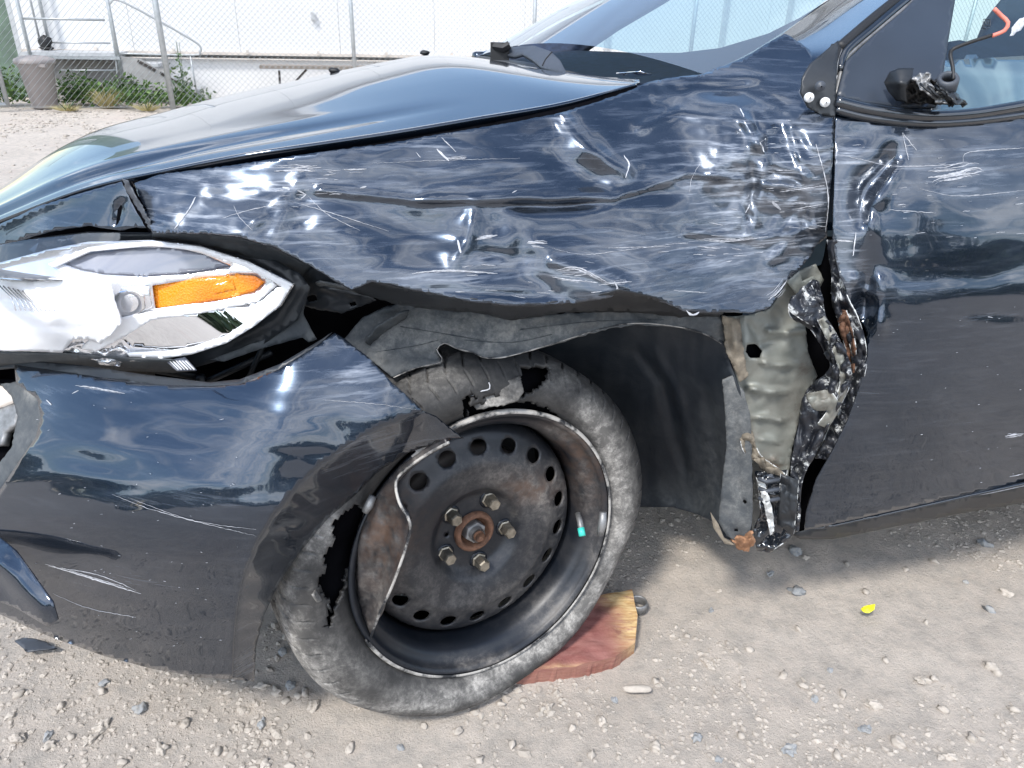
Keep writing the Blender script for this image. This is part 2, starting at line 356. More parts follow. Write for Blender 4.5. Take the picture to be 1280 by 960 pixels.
def pl(pts, Y=None):            # polyline in the photograph's plane with a depth -> world points
    p = np.array(pts, float); return P(p[:, 0], p[:, 1], p[:, 2] if Y is None else np.full(len(p), Y))
def ico(r, sub=1, seed=0, squash=(1, 1, .7), rough=.18):
    import bmesh
    bm = bmesh.new(); bmesh.ops.create_icosphere(bm, subdivisions=sub, radius=1); V = []; rr = random.Random(seed); o = rr.random()*100
    for v in bm.verts:
        d = v.co.normalized(); k = 1+rough*2*noise.noise((d.x*1.3+o, d.y*1.3, d.z*1.3))+rough*.5*noise.noise((d.x*4+o, d.y*4, d.z*4)); V.append((d.x*k*r*squash[0], d.y*k*r*squash[1], d.z*k*r*squash[2]))
    F = [[v.index for v in f.verts] for f in bm.faces]; bm.free(); return np.array(V), F
# ================================================================ SETTING
# ground: fine patch near, coarse beyond, one sheet
def gz(x, y):
    return .010*noise.noise((x*1.7, y*1.7, 3))+.006*noise.noise((x*6, y*6, 9))+.0028*noise.noise((x*24, y*24, 4))+.0012*noise.noise((x*70, y*70, 5))-.012
xs = np.unique(np.r_[-900, -300, -100, -40, -20, np.linspace(-12, -2, 50), np.linspace(-2, 3, 330), np.linspace(3, 12, 40), 20, 40, 100, 300, 900])
ys = np.unique(np.r_[-900, -300, -100, -40, -20, np.linspace(-10, .2, 24), np.linspace(.2, 2.2, 190), np.linspace(2.2, 5, 90), np.linspace(5, 12, 90), 20, 40, 100, 300, 900])
V = [(x, y, gz(x, y) if abs(x) < 15 and -10 < y < 15 else -.012) for y in ys for x in xs]
tag(link('ground', V, [f for f in grid_faces(len(ys), len(xs))], 'ground'), kind='structure')
# gravel: thousands of small stones, one mesh
bases = [ico(1, 1, s, (1, .8, .55), .28) for s in range(12)]
V = []; F = []; A = []; k = 0
def add_stones(n, fx, fy, rmin, rmax, tone=None):
    global k
    for i in range(n):
        x, y = fx(), fy(); r = rmin+(rmax-rmin)*random.random()**2.5
        clump = noise.noise((x*2.3, y*2.3, 1.))+.5*noise.noise((x*7, y*7, 2.))
        if clump < -.22+random.random()*.35: continue
        b, f = bases[random.randrange(12)]; a = random.random()*6.28; c, s_ = math.cos(a), math.sin(a)
        Q = b*r; Q = np.stack([Q[:, 0]*c-Q[:, 1]*s_, Q[:, 0]*s_+Q[:, 1]*c, Q[:, 2]], 1)+(x, y, gz(x, y)+r*.02)
        V.append(Q); F.extend([(q[0]+k, q[1]+k, q[2]+k) for q in f]); A.extend([random.random()]*len(Q)); k += len(Q)
U = random.uniform
add_stones(30000, lambda: U(-1.0, 1.6), lambda: U(.45, 1.5), .0013, .0065)
add_stones(6500, lambda: U(-1.0, 2.2), lambda: U(1.3, 3.2), .003, .010)
add_stones(1500, lambda: U(-.42, .1), lambda: U(.68, 1.0), .003, .010)
add_stones(3500, lambda: U(-7, -1), lambda: U(3, 8.3), .008, .022)
add_stones(2200, lambda: U(-6, -2.8), lambda: U(6.4, 8.4), .010, .03)
tag(link('gravel', np.concatenate(V), F, 'stone_light', None, False, 0, {'tone': A}), kind='stuff')
# fence line and building line: vertical planes
f0 = G(200, 137.5); fdir = np.array([math.cos(math.radians(15)), math.sin(math.radians(15)), 0]); fn = np.array([-fdir[1], fdir[0], 0])
def B(x, y, off=0.):            # a point of the vertical plane 'off' metres behind the fence
    r = ray(x, y); o = f0+fn*off; return CAM+r*(((o-CAM)@fn)/(r@fn))
def FL(s, z, off=0.): q = f0+fdir*s+fn*off; return np.array([q[0], q[1], z])
up = np.array([0, 0, 1.])
def fs(x, y, off=0.): q = B(x, y, off)-f0; return q@fdir, q[2]     # photograph point -> (along fence, height)
# --- building (long white site building)
OB = 1.35
bl = empty('site_building', FL(0, 0, OB)); tag(bl, 'long white clad building with a pale rub rail behind the chain link fence', 'building')
s_l = fs(28, 66, OB)[0]; zr = fs(300, 67, OB)[1]; s_r = 34
ax = (fdir, fn, up)
seams = [s_l]+[s_l+1.22*i for i in range(1, 28)]
for i in range(len(seams)-1):
    m = MB(); m.box(FL((seams[i]+seams[i+1])/2, 1.75+zr/2, OB+.05), (1.216, .1, 3.5-zr), ax); m.build('wall_panel', 'white_wall', bl)
m = MB(); m.box(FL((s_l+s_r)/2-.6, zr/2-.04, OB+.10), (s_r-s_l-1.2, .1, zr-.04), ax); m.build('skirting', 'white_wall', bl)
m = MB(); m.box(FL((s_l+s_r)/2, zr, OB-.012), (s_r-s_l, .03, .035), ax); m.build('rub_rail', 'wall_trim', bl)
m = MB(); m.box(FL((s_l+s_r)/2, zr-.06, OB-.006), (s_r-s_l, .02, .014), ax); m.build('lower_rail', 'wall_trim', bl)
for i in range(10):
    m = MB(); m.box(FL(s_l+.8+i*.86, zr+.022, OB-.03), (.035, .03, .05), ax); m.build('rail_bracket', 'wall_trim', bl)
m = MB(); m.box(FL((s_l+s_r)/2, 3.55, OB+1.4), (s_r-s_l+.3, 3.2, .1), ax); m.build('roof', 'white_wall', bl)
m = MB(); m.box(FL((s_l+s_r)/2, 1.8, OB+1.6), (s_r-s_l-.1, 2.8, 3.3), ax); m.build('body', 'white_wall', bl)
q = B(391, 20, OB-.03); m = MB(); m.box(q, (.05, .05, .085), ax); m.build('vent_box', 'alu', bl)
for x in (760, 905, 985):       # door posts and bars seen through the car
    s = fs(x, 20, OB)[0]; m = MB(); m.box(FL(s, 1.6, OB-.02), (.06, .06, 2.6), ax); m.build('door_bar', 'alu', bl)
# --- green sheeted corner and gate at left
gp = empty('sheeted_post', FL(s_l-.45, 0, OB+.3)); tag(gp, 'tall grey green sheeted corner at the left end of the white building', 'post')
m = MB(); m.box(FL(s_l-.35, 1.6, OB+.2), (.62, .25, 3.2), ax); m.build('sheeting', 'green_tarp', gp)
m = MB(); m.box(FL(s_l-.03, 1.6, OB+.04), (.05, .05, 3.2), ax); m.build('corner_trim', 'alu', gp)
# --- chain link fence
fe = empty('chain_link_fence', FL(0, 0)); tag(fe, 'galvanised chain link fence running behind the car in front of the white building', 'fence')
s0, s1 = fs(21, 140)[0], 26.
m = MB(); p = .062; H = 1.85
for k_ in range(int((s1-s0+H)/p)):
    for sg in (1, -1):
        a = s0+k_*p-(H if sg > 0 else 0); b = a+H if sg > 0 else a+H
        A0 = (a, 0.03) if sg > 0 else (a, H); B0 = (b, H) if sg > 0 else (b, 0.03)
        (xa, za), (xb, zb) = A0, B0
        if xb < s0 or xa > s1: continue
        if xa < s0: t_ = (s0-xa)/(xb-xa); xa, za = s0, za+(zb-za)*t_
        if xb > s1: t_ = (s1-xa)/(xb-xa); xb, zb = s1, za+(zb-za)*t_
        if xb-xa < .02: continue
        m.tube([FL(xa, za, sg*.003), FL(xb, zb, sg*.003)], .0021, 3, False)
o = m.build('wire_mesh', 'metal_galv', fe); o['kind'] = 'stuff'
for x, y in ((217, 135.5), (446, 128), (664, 121)):
    s = fs(x, y)[0]; m = MB(); m.tube([FL(s, -.05, -.03), FL(s, 1.95, -.03)], .030 if x < 300 else .022, 12); m.build('post', 'metal_galv', fe, True)
sp_ = (fs(664, 121)[0]-fs(217, 135)[0])/2
for i in range(3, 11): m = MB(); m.tube([FL(fs(217, 135)[0]+sp_*i, -.05, -.03), FL(fs(217, 135)[0]+sp_*i, 1.95, -.03)], .024, 10); m.build('post', 'metal_galv', fe, True)
m = MB(); m.tube([FL(s0, 1.85), FL(s1, 1.85)], .018, 8); m.build('top_rail', 'metal_galv', fe, True)
m = MB(); m.tube([FL(s0, .03), FL(s1, .03)], .003, 5); m.build('bottom_wire', 'metal_galv', fe, True)
g_ = empty('chain_link_gate', G(5, 146)); tag(g_, 'tubular framed chain link gate at the far left edge beside the rubbish bin', 'gate')
gs = fs(20, 142)[0]-.04
m = MB(); m.tube([FL(gs-1.3, .06, -.05), FL(gs, .06, -.05)], .022, 8); m.tube([FL(gs, .04, -.05), FL(gs, 1.8, -.05)], .022, 8); m.tube([FL(gs-.1, .06, -.05), FL(gs-.1, 1.8, -.05)], .010, 6)
m.tube([FL(gs-1.3, 1.8, -.05), FL(gs, 1.8, -.05)], .022, 8); m.build('frame', 'metal_galv', g_, True)
m = MB()
for k_ in range(50):
    a = gs-1.3-1.7+k_*p
    for sg in (1, -1):
        xa, za, xb, zb = (a, .06, a+1.74, 1.8) if sg > 0 else (a, 1.8, a+1.74, .06)
        l0, l1 = gs-1.3, gs
        if xb < l0 or xa > l1: continue
        if xa < l0: t_ = (l0-xa)/(xb-xa); xa, za = l0, za+(zb-za)*t_
        if xb > l1: t_ = (l1-xa)/(xb-xa); xb, zb = l1, za+(zb-za)*t_
        if xb-xa > .02: m.tube([FL(xa, za, -.05), FL(xb, zb, -.05)], .0021, 3, False)
o = m.build('wire_mesh', 'metal_galv', g_); o['kind'] = 'stuff'
# --- rubbish bin
bq = fs(58, 138, .24); bc = FL(bq[0], 0, .24); tz = fs(55, 72, .24)[1]; wd = (fs(78, 78, .24)[0]-fs(28, 78, .24)[0])/2
bn = empty('rubbish_bin', bc); tag(bn, 'tapered beige plastic rubbish bin with a rounded lid behind the fence', 'bin')
E3 = (np.array([1., 0, 0]), np.array([0, 1., 0]), up)
m = MB(); m.rev([(wd*.62, 0), (wd*.66, .01), (wd*.86, tz*.80), (wd*.9, tz*.82), (wd*.97, tz*.90)], bc, *E3[:2], up, 32); m.build('barrel', 'bin_plastic', bn, True)
m = MB(); m.rev([(wd*1.0, tz*.88), (wd*1.03, tz*.89), (wd*1.03, tz*.95), (wd*.97, tz*.98), (wd*.6, tz*1.03), (wd*.05, tz*1.05)], bc, *E3[:2], up, 32, close=True); m.build('lid', 'bin_plastic', bn, True)
m = MB(); m.box(bc+np.array([wd*.75, -wd*.62, tz*.86]), (.08, .05, .03)); m.build('handle', 'bin_plastic', bn)
# --- stairs and platform
OS = .75
st = empty('access_stairs', FL(fs(90, 130, OS)[0], 0, OS)); tag(st, 'galvanised access platform with steps and tubular handrails against the white wall', 'stairs')
a0, a1 = fs(28, 66, OS)[0], fs(146, 66, OS)[0]; zp = fs(90, 66, OS)[1]
m = MB(); m.box(FL((a0+a1)/2, zp-.015, (OS+OB)/2), (a1-a0, OB-OS, .035), ax); m.build('platform', 'alu', st)
m = MB(); m.box(FL((a0+a1)/2, zp-.05, OS-.005), (a1-a0+.05, .04, .03), ax); m.build('platform_edge', 'metal_galv', st)
m = MB(); m.box(FL((a0+a1)/2, (zp-.1)/2, OB-.12), (a1-a0, .06, zp-.1), ax); m.build('back_panel', 'concrete_grey', st)
def btube(name, pts, r, off=OS, mat='metal_galv'):
    q = spl([B(x, y, off) for x, y in pts], -5) if len(pts) > 2 else [B(x, y, off) for x, y in pts]; m = MB(); m.tube(q, r, 8); return m.build(name, mat, st, True)
for x, xt in ((37, 22), (147, 131)):
    s = fs(x, 66, OS)[0]; m = MB(); m.tube([FL(s, 0, OS), FL(s, 1.6, OS)], .020, 8); m.build('rail_post', 'metal_galv', st, True)
for x in (63, 52):
    s = fs(x, 60, OB-.1)[0]; m = MB(); m.tube([FL(s, zp, OB-.1), FL(s, 1.6, OB-.1)], .02 if x > 60 else .012, 8); m.build('rail_post', 'metal_galv', st, True)
btube('mid_rail', [(29, 23), (131, 25)], .012); btube('toe_board', [(60, 53), (138, 54)], .010, OB-.1); btube('lower_brace', [(75, 88), (145, 88)], .010)
btube('handrail', [(147, 95), (143, 60), (136, 15), (138, 4), (150, 1), (200, 27), (240, 50), (250, 58), (250, 65), (240, 69), (150, 67)], .011)
btube('hand_post', [(238, 70), (247, 122)], .010)
c_ = [(150, 70), (176, 74), (256, 122), (252, 133), (225, 133), (150, 92)]
V = np.array([B(x, y, OS) for x, y in c_]); V2 = V+fn*.03; n_ = len(V)
MB().add(np.r_[V, V2], [tuple(range(n_)), tuple(range(2*n_-1, n_-1, -1))]+[(i, n_+i, n_+(i+1) % n_, (i+1) % n_) for i in range(n_)]).build('stringer', 'concrete_grey', st)
for x0, y0, x1, y1 in ((172, 76, 194, 88), (200, 91, 222, 104), (226, 107, 247, 120)):
    a, b = B(x0, y0, OS-.006), B(x1, y1, OS-.006); d = b-a; le = np.linalg.norm(d); d /= le
    m = MB(); m.box((a+b)/2, (le, .012, .03), (d, fn, np.cross(d, fn))); m.build('stringer_slot', 'dark_steel', st)
    m = MB(); m.box((a+b)/2+fn*.3+up*.0, (.24, .55, .03), ax); m.build('tread', 'alu', st)
dk = B(57, 56, OB-.18); bt = empty('boots', dk-up*.0); tag(bt, 'small black boot left on the stair platform', 'boot')
V, F = ico(1, 2, 5, (.075, .05, .075), .3); link('upper', V+dk+up*.02, F, 'rubber', bt); V, F = ico(1, 2, 6, (.085, .05, .02), .1); link('sole', V+dk-up*.035+fdir*.01, F, 'rubber', bt)
# --- bench with steel legs by the wall
bq = [fs(324, 84, .7), fs(470, 81, .7)]; bn_ = empty('bench', FL((bq[0][0]+bq[1][0])/2, 0, .8)); tag(bn_, 'narrow timber bench top on dark folding steel legs before the white wall', 'bench')
m = MB(); m.box(FL((bq[0][0]+bq[1][0])/2+.4, bq[0][1], .85), (bq[1][0]-bq[0][0]+.8, .3, .035), ax); m.build('top', 'timber_grey', bn_)
for (x, y), (x2, y2) in (((349, 88), (351, 125)), ((383, 87), (362, 110)), ((427, 87), (405, 95))):
    m = MB(); m.tube([B(x, y, .8), B(x2, y2, .8)], .014, 6); m.build('leg', 'dark_steel', bn_)
# --- weeds at the fence foot
def weed(x, y, off, h, spread, n, mat, label, stem=False, grp=None):
    s, _ = fs(x, y, off); c = FL(s, 0, off); e = empty('weed', c); tag(e, label, 'weed', grp)
    m = MB(); ms = MB()
    for i in range(n):
        a = U(0, 6.28); rr = spread*math.sqrt(random.random()); b = c+np.array([math.cos(a)*rr*.3, math.sin(a)*rr*.2, 0]); hh = h*U(.4, 1)*(1-.4*rr/spread)
        lean = np.array([math.cos(a), math.sin(a)*.6, 0])*rr
        if mat == 'leaf':
            q = b+lean*U(.4, 1)+up*hh*U(.15, 1); d = np.array([U(-1, 1), U(-1, 1), U(-.2, .9)]); d /= np.linalg.norm(d); l = U(.03, .075); w_ = np.cross(d, [U(-1, 1), U(-1, 1), U(-1, 1)]); w_ *= l*.25/np.linalg.norm(w_)
            m.add([q, q+d*l*.5+w_, q+d*l, q+d*l*.5-w_], [(0, 1, 2, 3)], random.random())
        else:
            w_ = np.array([U(-1, 1), U(-1, 1), 0])*.004; m.add([b-w_, b+w_, b+lean*.5+up*hh*.7+w_*.6, b+lean*.5+up*hh*.7-w_*.6, b+lean+up*hh*(.8 if i % 2 else 1)], [(0, 1, 2, 3), (3, 2, 4)], random.random())
    m.build('foliage', mat, e, False, 0, 'tone')
    for i in range(5 if not stem else 3):
        a = U(0, 6.28); ms.tube([c, c+np.array([math.cos(a)*spread*.4, math.sin(a)*spread*.3, h*.9])], [.006, .002], 5)
    ms.build('stem', 'leaf', e, False, 0, 'tone')
weed(232, 128, .3, .75, .10, 140, 'leaf', 'tall spindly green weed growing beside the fence post at the foot of the steps', True)
weed(232, 128, .32, .3, .28, 420, 'leaf', 'low bushy weed at the foot of the steps, right of the stringer')
weed(104, 128, .55, .42, .30, 900, 'leaf', 'dense green weed clump just right of the rubbish bin')
weed(165, 132, .35, .40, .42, 1000, 'leaf', 'broad green weed clump in front of the steps')
weed(135, 134, .22, .30, .22, 420, 'dry_grass', 'pale dry grass tuft in front of the steps')
weed(8, 136, .5, .6, .28, 600, 'leaf', 'dark green weed clump at the far left behind the gate')
weed(85, 142, -.08, .10, .22, 200, 'dry_grass', 'low yellowed grass growing under the fence below the bin')
weed(185, 139, -.08, .12, .2, 180, 'dry_grass', 'low yellowed grass at the base of the thick fence post')
# --- far wood behind the photographer, seen only as a reflection in the paint
m = MB()
for i in range(46):
    a = math.radians(96+i*3.9+U(-1, 1)); d = U(42, 58); cxy = np.array([math.cos(a)*d*1.0, -abs(math.sin(a))*d]) if False else np.array([math.sin(math.radians(90+i*4))*d, math.cos(math.radians(90+i*4))*d])
    hh = U(3.2, 7.5); ww = U(3, 5.5)
    for j in range(170):
        v = RNG.normal(size=3); v /= np.linalg.norm(v); q = np.array([cxy[0], cxy[1], hh*.55])+v*np.array([ww, ww, hh*.5])*U(.75, 1.05); l = U(.5, 1.1)
        e1 = RNG.normal(size=3); e1 *= l/np.linalg.norm(e1); e2 = RNG.normal(size=3); e2 *= l/np.linalg.norm(e2); m.add([q-e1, q-e2, q+e1, q+e2], [(0, 1, 2, 3)], random.random())
for d, az, hh, ww in ((26, 119, 6.2, 2.6), (27, 126, 8.0, 2.2), (25, 113, 4.6, 2.4), (40, 214, 8.5, 2.6), (44, 206, 7.5, 3.)):
    cxy = (math.sin(math.radians(az))*d, math.cos(math.radians(az))*d)
    for j in range(420):
        v = RNG.normal(size=3); v /= np.linalg.norm(v); q = np.array([cxy[0], cxy[1], hh*.6])+v*np.array([ww, ww, hh*.42])*U(.5, 1.1)*(1+.3*noise.noise((v[0]*3, v[1]*3, v[2]*3))); l = U(.15, .5)
        e1 = RNG.normal(size=3); e1 *= l/np.linalg.norm(e1); e2 = RNG.normal(size=3); e2 *= l/np.linalg.norm(e2); m.add([q-e1, q-e2, q+e1, q+e2], [(0, 1, 2, 3)], random.random())
tag(m.build('distant_wood', 'far_leaf', None, False, 0, 'tone'), 'dark line of far trees across the yard behind the viewpoint', None, None, 'stuff')
# ================================================================ CAR
car = empty('car', (.3, 1.7, 0)); tag(car, 'dark navy car with a crushed left front corner, torn fender and shredded front tyre', 'car')
# --- hood
NE = [(-90, 310, 1.06), (0, 277, 1.0), (103, 238, .93), (200, 216, .90), (300, 196, .895), (400, 181, .91), (500, 166, .94), (600, 149, .985), (690, 134, 1.04), (750, 119, 1.09), (795, 106, 1.17)]
SE = [(-90, 290, 1.14), (0, 237, 1.16), (62, 194, 1.21), (125, 163, 1.27), (200, 143, 1.34), (281, 121, 1.40), (375, 101, 1.45), (465, 82, 1.49), (556, 69, 1.52), (690, 89, 1.38), (800, 104, 1.21)]
NE = spl(NE, -8); SE = spl(SE, -8); rows = []; fadeh = np.clip(np.linspace(1.5, -.6, len(NE)), 0, 1)
for t_ in [0, .01, .03, .06, .09, .12, .15, .18, .22, .27, .33, .4, .5, .6, .7, .8, .9, 1., 1.15, 1.3]:
    s_ = 1-(1-t_)**2; q = NE+(SE-NE)*s_; q[:, 2] = NE[:, 2]+(SE[:, 2]-NE[:, 2])*t_; q = pl(q)
    q[:, 2] += (-(.0050*math.exp(-((t_-.13)/.035)**2))+.0020*math.exp(-((t_-.22)/.05)**2))*fadeh; rows.append(q)
d_ = rows[-1]-rows[-3]; rows += [rows[-1]+d_*1.5+np.array([0, 0, .004]), rows[-1]+d_*4+np.array([0, 0, .0])]
r0 = rows[0].copy(); r0[:, 2] -= .012; r0[:, 1] += .012; rows = [r0]+rows
loft('hood', rows, 'paint', car, 110, 3, .002, {'scuff_sheen': blob([(200, 150, 120, 14, .06)])}, smooth_n=10)
# washer nozzles
for x, y, Y in ((455, 98, 1.37), (418, 88, 1.45), (531, 66, 1.62)):
    V, F = ico(1, 2, int(x), (.010, .008, .005), .2); link('washer_nozzle', V+P(x, y, Y), F, 'rubber', car)
# --- fender depth field
fc = [(165, 228, .865), (190, 290, .822), (300, 200, .865), (300, 300, .80), (400, 185, .875), (400, 260, .845), (400, 350, .802), (500, 170, .905), (500, 260, .862), (500, 370, .808), (600, 155, .935), (600, 240, .885),
      (600, 310, .85), (600, 380, .818), (700, 140, .99), (700, 240, .915), (700, 320, .872), (700, 380, .846), (800, 115, 1.075), (800, 240, .945), (800, 330, .895), (800, 370, .876), (900, 90, 1.16), (900, 140, 1.05), (900, 260, .985), (900, 380, .925),
      (1000, 60, 1.20), (990, 140, 1.06), (1000, 250, 1.005), (980, 370, .965), (1040, 140, 1.05), (1040, 300, 1.02)]
fd = [('c', [(195, 285), (232, 262), (262, 236)], 12, -.0035), ('c', [(215, 250), (290, 245), (350, 238)], 14, .003), ('c', [(372, 228), (378, 290)], 22, .004), ('c', [(300, 288), (350, 250), (362, 232)], 14, -.004), ('g', 440, 305, 60, 28, 35, -.008),
      ('g', 530, 290, 60, 26, 10, .009), ('c', [(592, 256), (586, 300), (556, 336)], 18, -.003), ('c', [(624, 258), (612, 330)], 20, .004), ('c', [(520, 246), (640, 244), (765, 241)], 7, -.006), ('c', [(628, 257), (690, 259), (765, 252)], 6, .009), ('c', [(765, 250), (860, 240)], 8, .004),
      ('c', [(692, 134), (728, 176), (756, 202), (796, 222)], 17, -.011), ('c', [(676, 170), (708, 212), (764, 236)], 20, .007), ('g', 800, 215, 20, 24, -20, .007),
      ('g', 628, 330, 46, 20, 0, .006), ('g', 725, 345, 62, 26, 25, -.009), ('c', [(652, 280), (652, 330), (700, 376)], 16, .004), ('g', 775, 335, 30, 16, 25, .004), ('c', [(505, 361), (600, 366), (700, 371)], 6, .003),
      ('g', 850, 178, 48, 30, 20, .012), ('g', 812, 160, 30, 14, 30, -.005), ('c', [(925, 140), (938, 165), (955, 195)], 8, -.010), ('c', [(938, 190), (942, 240), (936, 290)], 9, .009), ('g', 905, 200, 30, 24, 0, -.008), ('c', [(900, 200), (880, 235)], 9, -.005),
      ('g', 985, 180, 30, 24, 30, .009), ('g', 1010, 225, 18, 40, 0, -.008), ('g', 985, 270, 34, 14, 0, .008), ('c', [(955, 212), (1010, 232)], 6, .006), ('g', 880, 300, 90, 20, 0, .004), ('c', [(1000, 290), (960, 330)], 10, -.005),
      ('c', [(812, 124), (870, 112), (930, 114), (1000, 140)], 13, .014), ('c', [(815, 105), (880, 97), (960, 96)], 9, -.007), ('g', 830, 100, 20, 10, 30, .008), ('g', 930, 345, 90, 34, 0, .004)]
def seg_field(base, extra):
    return lambda q: base(q)+extra(q)
fd += [('r', [(372, 228), (362, 255), (345, 292)], 14, -.003), ('r', [(594, 254), (588, 292), (570, 326)], 12, -.0035), ('r', [(702, 146), (734, 184), (782, 212)], 12, -.004), ('r', [(400, 238), (520, 250), (630, 250), (765, 248), (860, 216), (1000, 236)], 7, -.006),
       ('r', [(925, 140), (940, 165), (958, 196), (950, 245), (936, 292)], 9, -.007), ('r', [(690, 326), (745, 342), (778, 356)], 9, -.005), ('r', [(800, 160), (850, 140), (920, 150)], 10, -.006), ('r', [(860, 290), (950, 300), (1025, 282)], 8, -.005), ('r', [(985, 150), (1000, 200), (1020, 285)], 9, -.006)]
ff0 = field(fc, fd, ((150, 70, .0030, 1.),))
def noise_smooth(q): return np.array([abs(noise.noise((a/90+.002*b, b/26, 4.))) for a, b in q])
def crump(q):   # small sharp facets where the panel folded up against the door
    m_ = np.exp(-((q[:, 0]-975)/75)**2-((q[:, 1]-225)/85)**2)+.13*np.exp(-((q[:, 0]-230)/70)**2-((q[:, 1]-262)/34)**2)
    o_ = []
    for a, b in q:
        w1 = noise.noise((a/45, b/45, 3.))*.9; w2 = noise.noise((a/40, b/40, 9.))*.9; v = noise.voronoi((a/46+w1, b/42+w2, 2.))[0]; v3 = noise.voronoi((a/24+w2, b/20+w1, 7.))[0]
        o_.append(min(v[1]-v[0], .45)*1.0+min(v3[1]-v3[0], .4)*.28)
    return m_*(np.array(o_)-.3)*-.017+.0022*noise_smooth(q)
ff = seg_field(ff0, crump)
fo = [(168, 229), (200, 218), (300, 205), (400, 190), (480, 180), (560, 166), (640, 153), (700, 141), (745, 128), (790, 112), (812, 102), (840, 97), (880, 92), (930, 72), (980, 42), (986, 44), (1012, 62), (1023, 78), (1006, 95), (1001, 115), (1010, 134), (1030, 145), (1043, 146),
      (1041, 200), (1036, 260), (1034, 296), (1021, 306), (1012, 322), (995, 340), (982, 352), (974, 368), (962, 385), (940, 391), (905, 390), (872, 391), (855, 389), (840, 382), (812, 372), (780, 364), (762, 372), (720, 379), (640, 382), (590, 377), (540, 366), (515, 362), (492, 356), (465, 352), (440, 362), (420, 352), (385, 330), (345, 309), (300, 296), (255, 291), (190, 291), (178, 265)]
SC = blob([(240, 258, 70, 32, .65), (360, 235, 34, 16, .7), (410, 300, 60, 30, .25), (370, 280, 30, 30, .35), (560, 350, 70, 14, .55), (600, 325, 40, 10, .35), (730, 345, 50, 24, .55), (950, 235, 80, 90, .75), (1005, 250, 34, 70, .75), (880, 300, 110, 14, .55), (900, 220, 60, 60, .3), (800, 330, 80, 30, .18), (540, 190, 40, 14, .35), (705, 150, 12, 14, .6), (785, 205, 12, 20, .5), (930, 340, 60, 30, .2), (640, 200, 200, 50, .10)], .20)
sheet('fender', fo, ff, 'paint', car, 4.2, (), .0015, .35, {'scuff_sheen': SC})
# dark rolled lower edge of the fender
lf = field([(440, 345, .835), (480, 385, .88), (600, 378, .825), (640, 400, .87), (760, 372, .865), (760, 392, .91), (860, 385, .915), (860, 400, .965)], (), ((40, 12, .004, 3.),))
sheet('fender_lip', [(436, 345), (470, 352), (500, 360), (560, 370), (640, 381), (720, 377), (775, 362), (820, 372), (866, 388), (905, 391), (898, 396), (845, 396), (815, 392), (760, 390), (700, 391), (640, 401), (600, 392), (540, 387), (495, 380), (450, 368), (428, 357)], lf, 'black_plastic', car, 5, (), .0015, .5)
sheet('cowl_gap', [(165, 227), (300, 197), (400, 181), (550, 157), (675, 138), (744, 121), (796, 107), (800, 116), (745, 132), (700, 144), (560, 170), (400, 193), (280, 212), (170, 232)], field([(165, 228, .90), (400, 186, .93), (600, 158, .98), (800, 110, 1.12)]), 'dark_void', car, 8)
# --- header panel ahead of the fender (painted corner between hood and headlight)
hp = field([(-60, 320, .95), (0, 290, .93), (80, 260, .89), (150, 235, .87), (180, 285, .85), (60, 298, .885)], [('c', [(143, 285), (150, 255), (158, 250)], 4, .006), ('g', 60, 270, 50, 12, -20, .003)])
sheet('header_panel', [(-70, 318), (0, 280), (50, 257), (103, 241), (155, 226), (166, 250), (186, 286), (170, 284), (150, 288), (110, 282), (60, 290), (0, 308), (-70, 340)], hp, 'paint', car, 5, (), .0015, .3, {'scuff_sheen': blob([(50, 275, 10, 14, .5), (165, 235, 10, 12, .8)], .10)})
sheet('header_tear', [(144, 289), (147, 262), (155, 250), (152, 262), (158, 284)], field([(144, 289, .86), (155, 250, .868), (158, 284, .857)]), 'dark_void', car, 5)
sheet('torn_seam', [(152, 224), (163, 227), (172, 245), (183, 265), (193, 290), (186, 291), (174, 270), (162, 248)], field([(152, 224, .858), (193, 290, .835), (183, 265, .84)], (), ((10, 10, .004, 3.),)), 'dark_void', car, 4, (), .001, .6)
sheet('torn_seam_edge', [(152, 223), (160, 226), (170, 246), (180, 262), (192, 288), (187, 286), (172, 262), (160, 242)], field([(152, 224, .848), (193, 290, .828), (183, 265, .832)], (), ((8, 8, .004, 6.),)), 'grey_plastic', car, 3, (), .001, .8)
# --- behind the openings: rods before a black sheet that paints in the shade
sheet('engine_bay_shade', [(-80, 280), (170, 275), (330, 290), (480, 360), (560, 400), (520, 470), (470, 520), (300, 505), (-80, 500)], field([(-80, 280, 1.02), (170, 275, .98), (480, 360, .99), (470, 520, 1.02), (-80, 500, 1.08), (250, 480, 1.02)]), 'dark_void', car, 20)
for i, (a, b, r) in enumerate((((150, 455), (245, 470), .006), ((230, 490), (340, 440), .005), ((250, 470), (262, 500), .007), ((330, 430), (300, 495), .004), ((120, 462), (215, 482), .004))):
    m = MB(); m.tube([P(*a, .96), P(*b, .97)], r, 6); m.build('bracket_rod', 'black_plastic', car, True)
m = MB(); m.box(P(174, 470, .93), (.035, .02, .04)); m.build('wood_toned_tab', 'timber_grey', car)
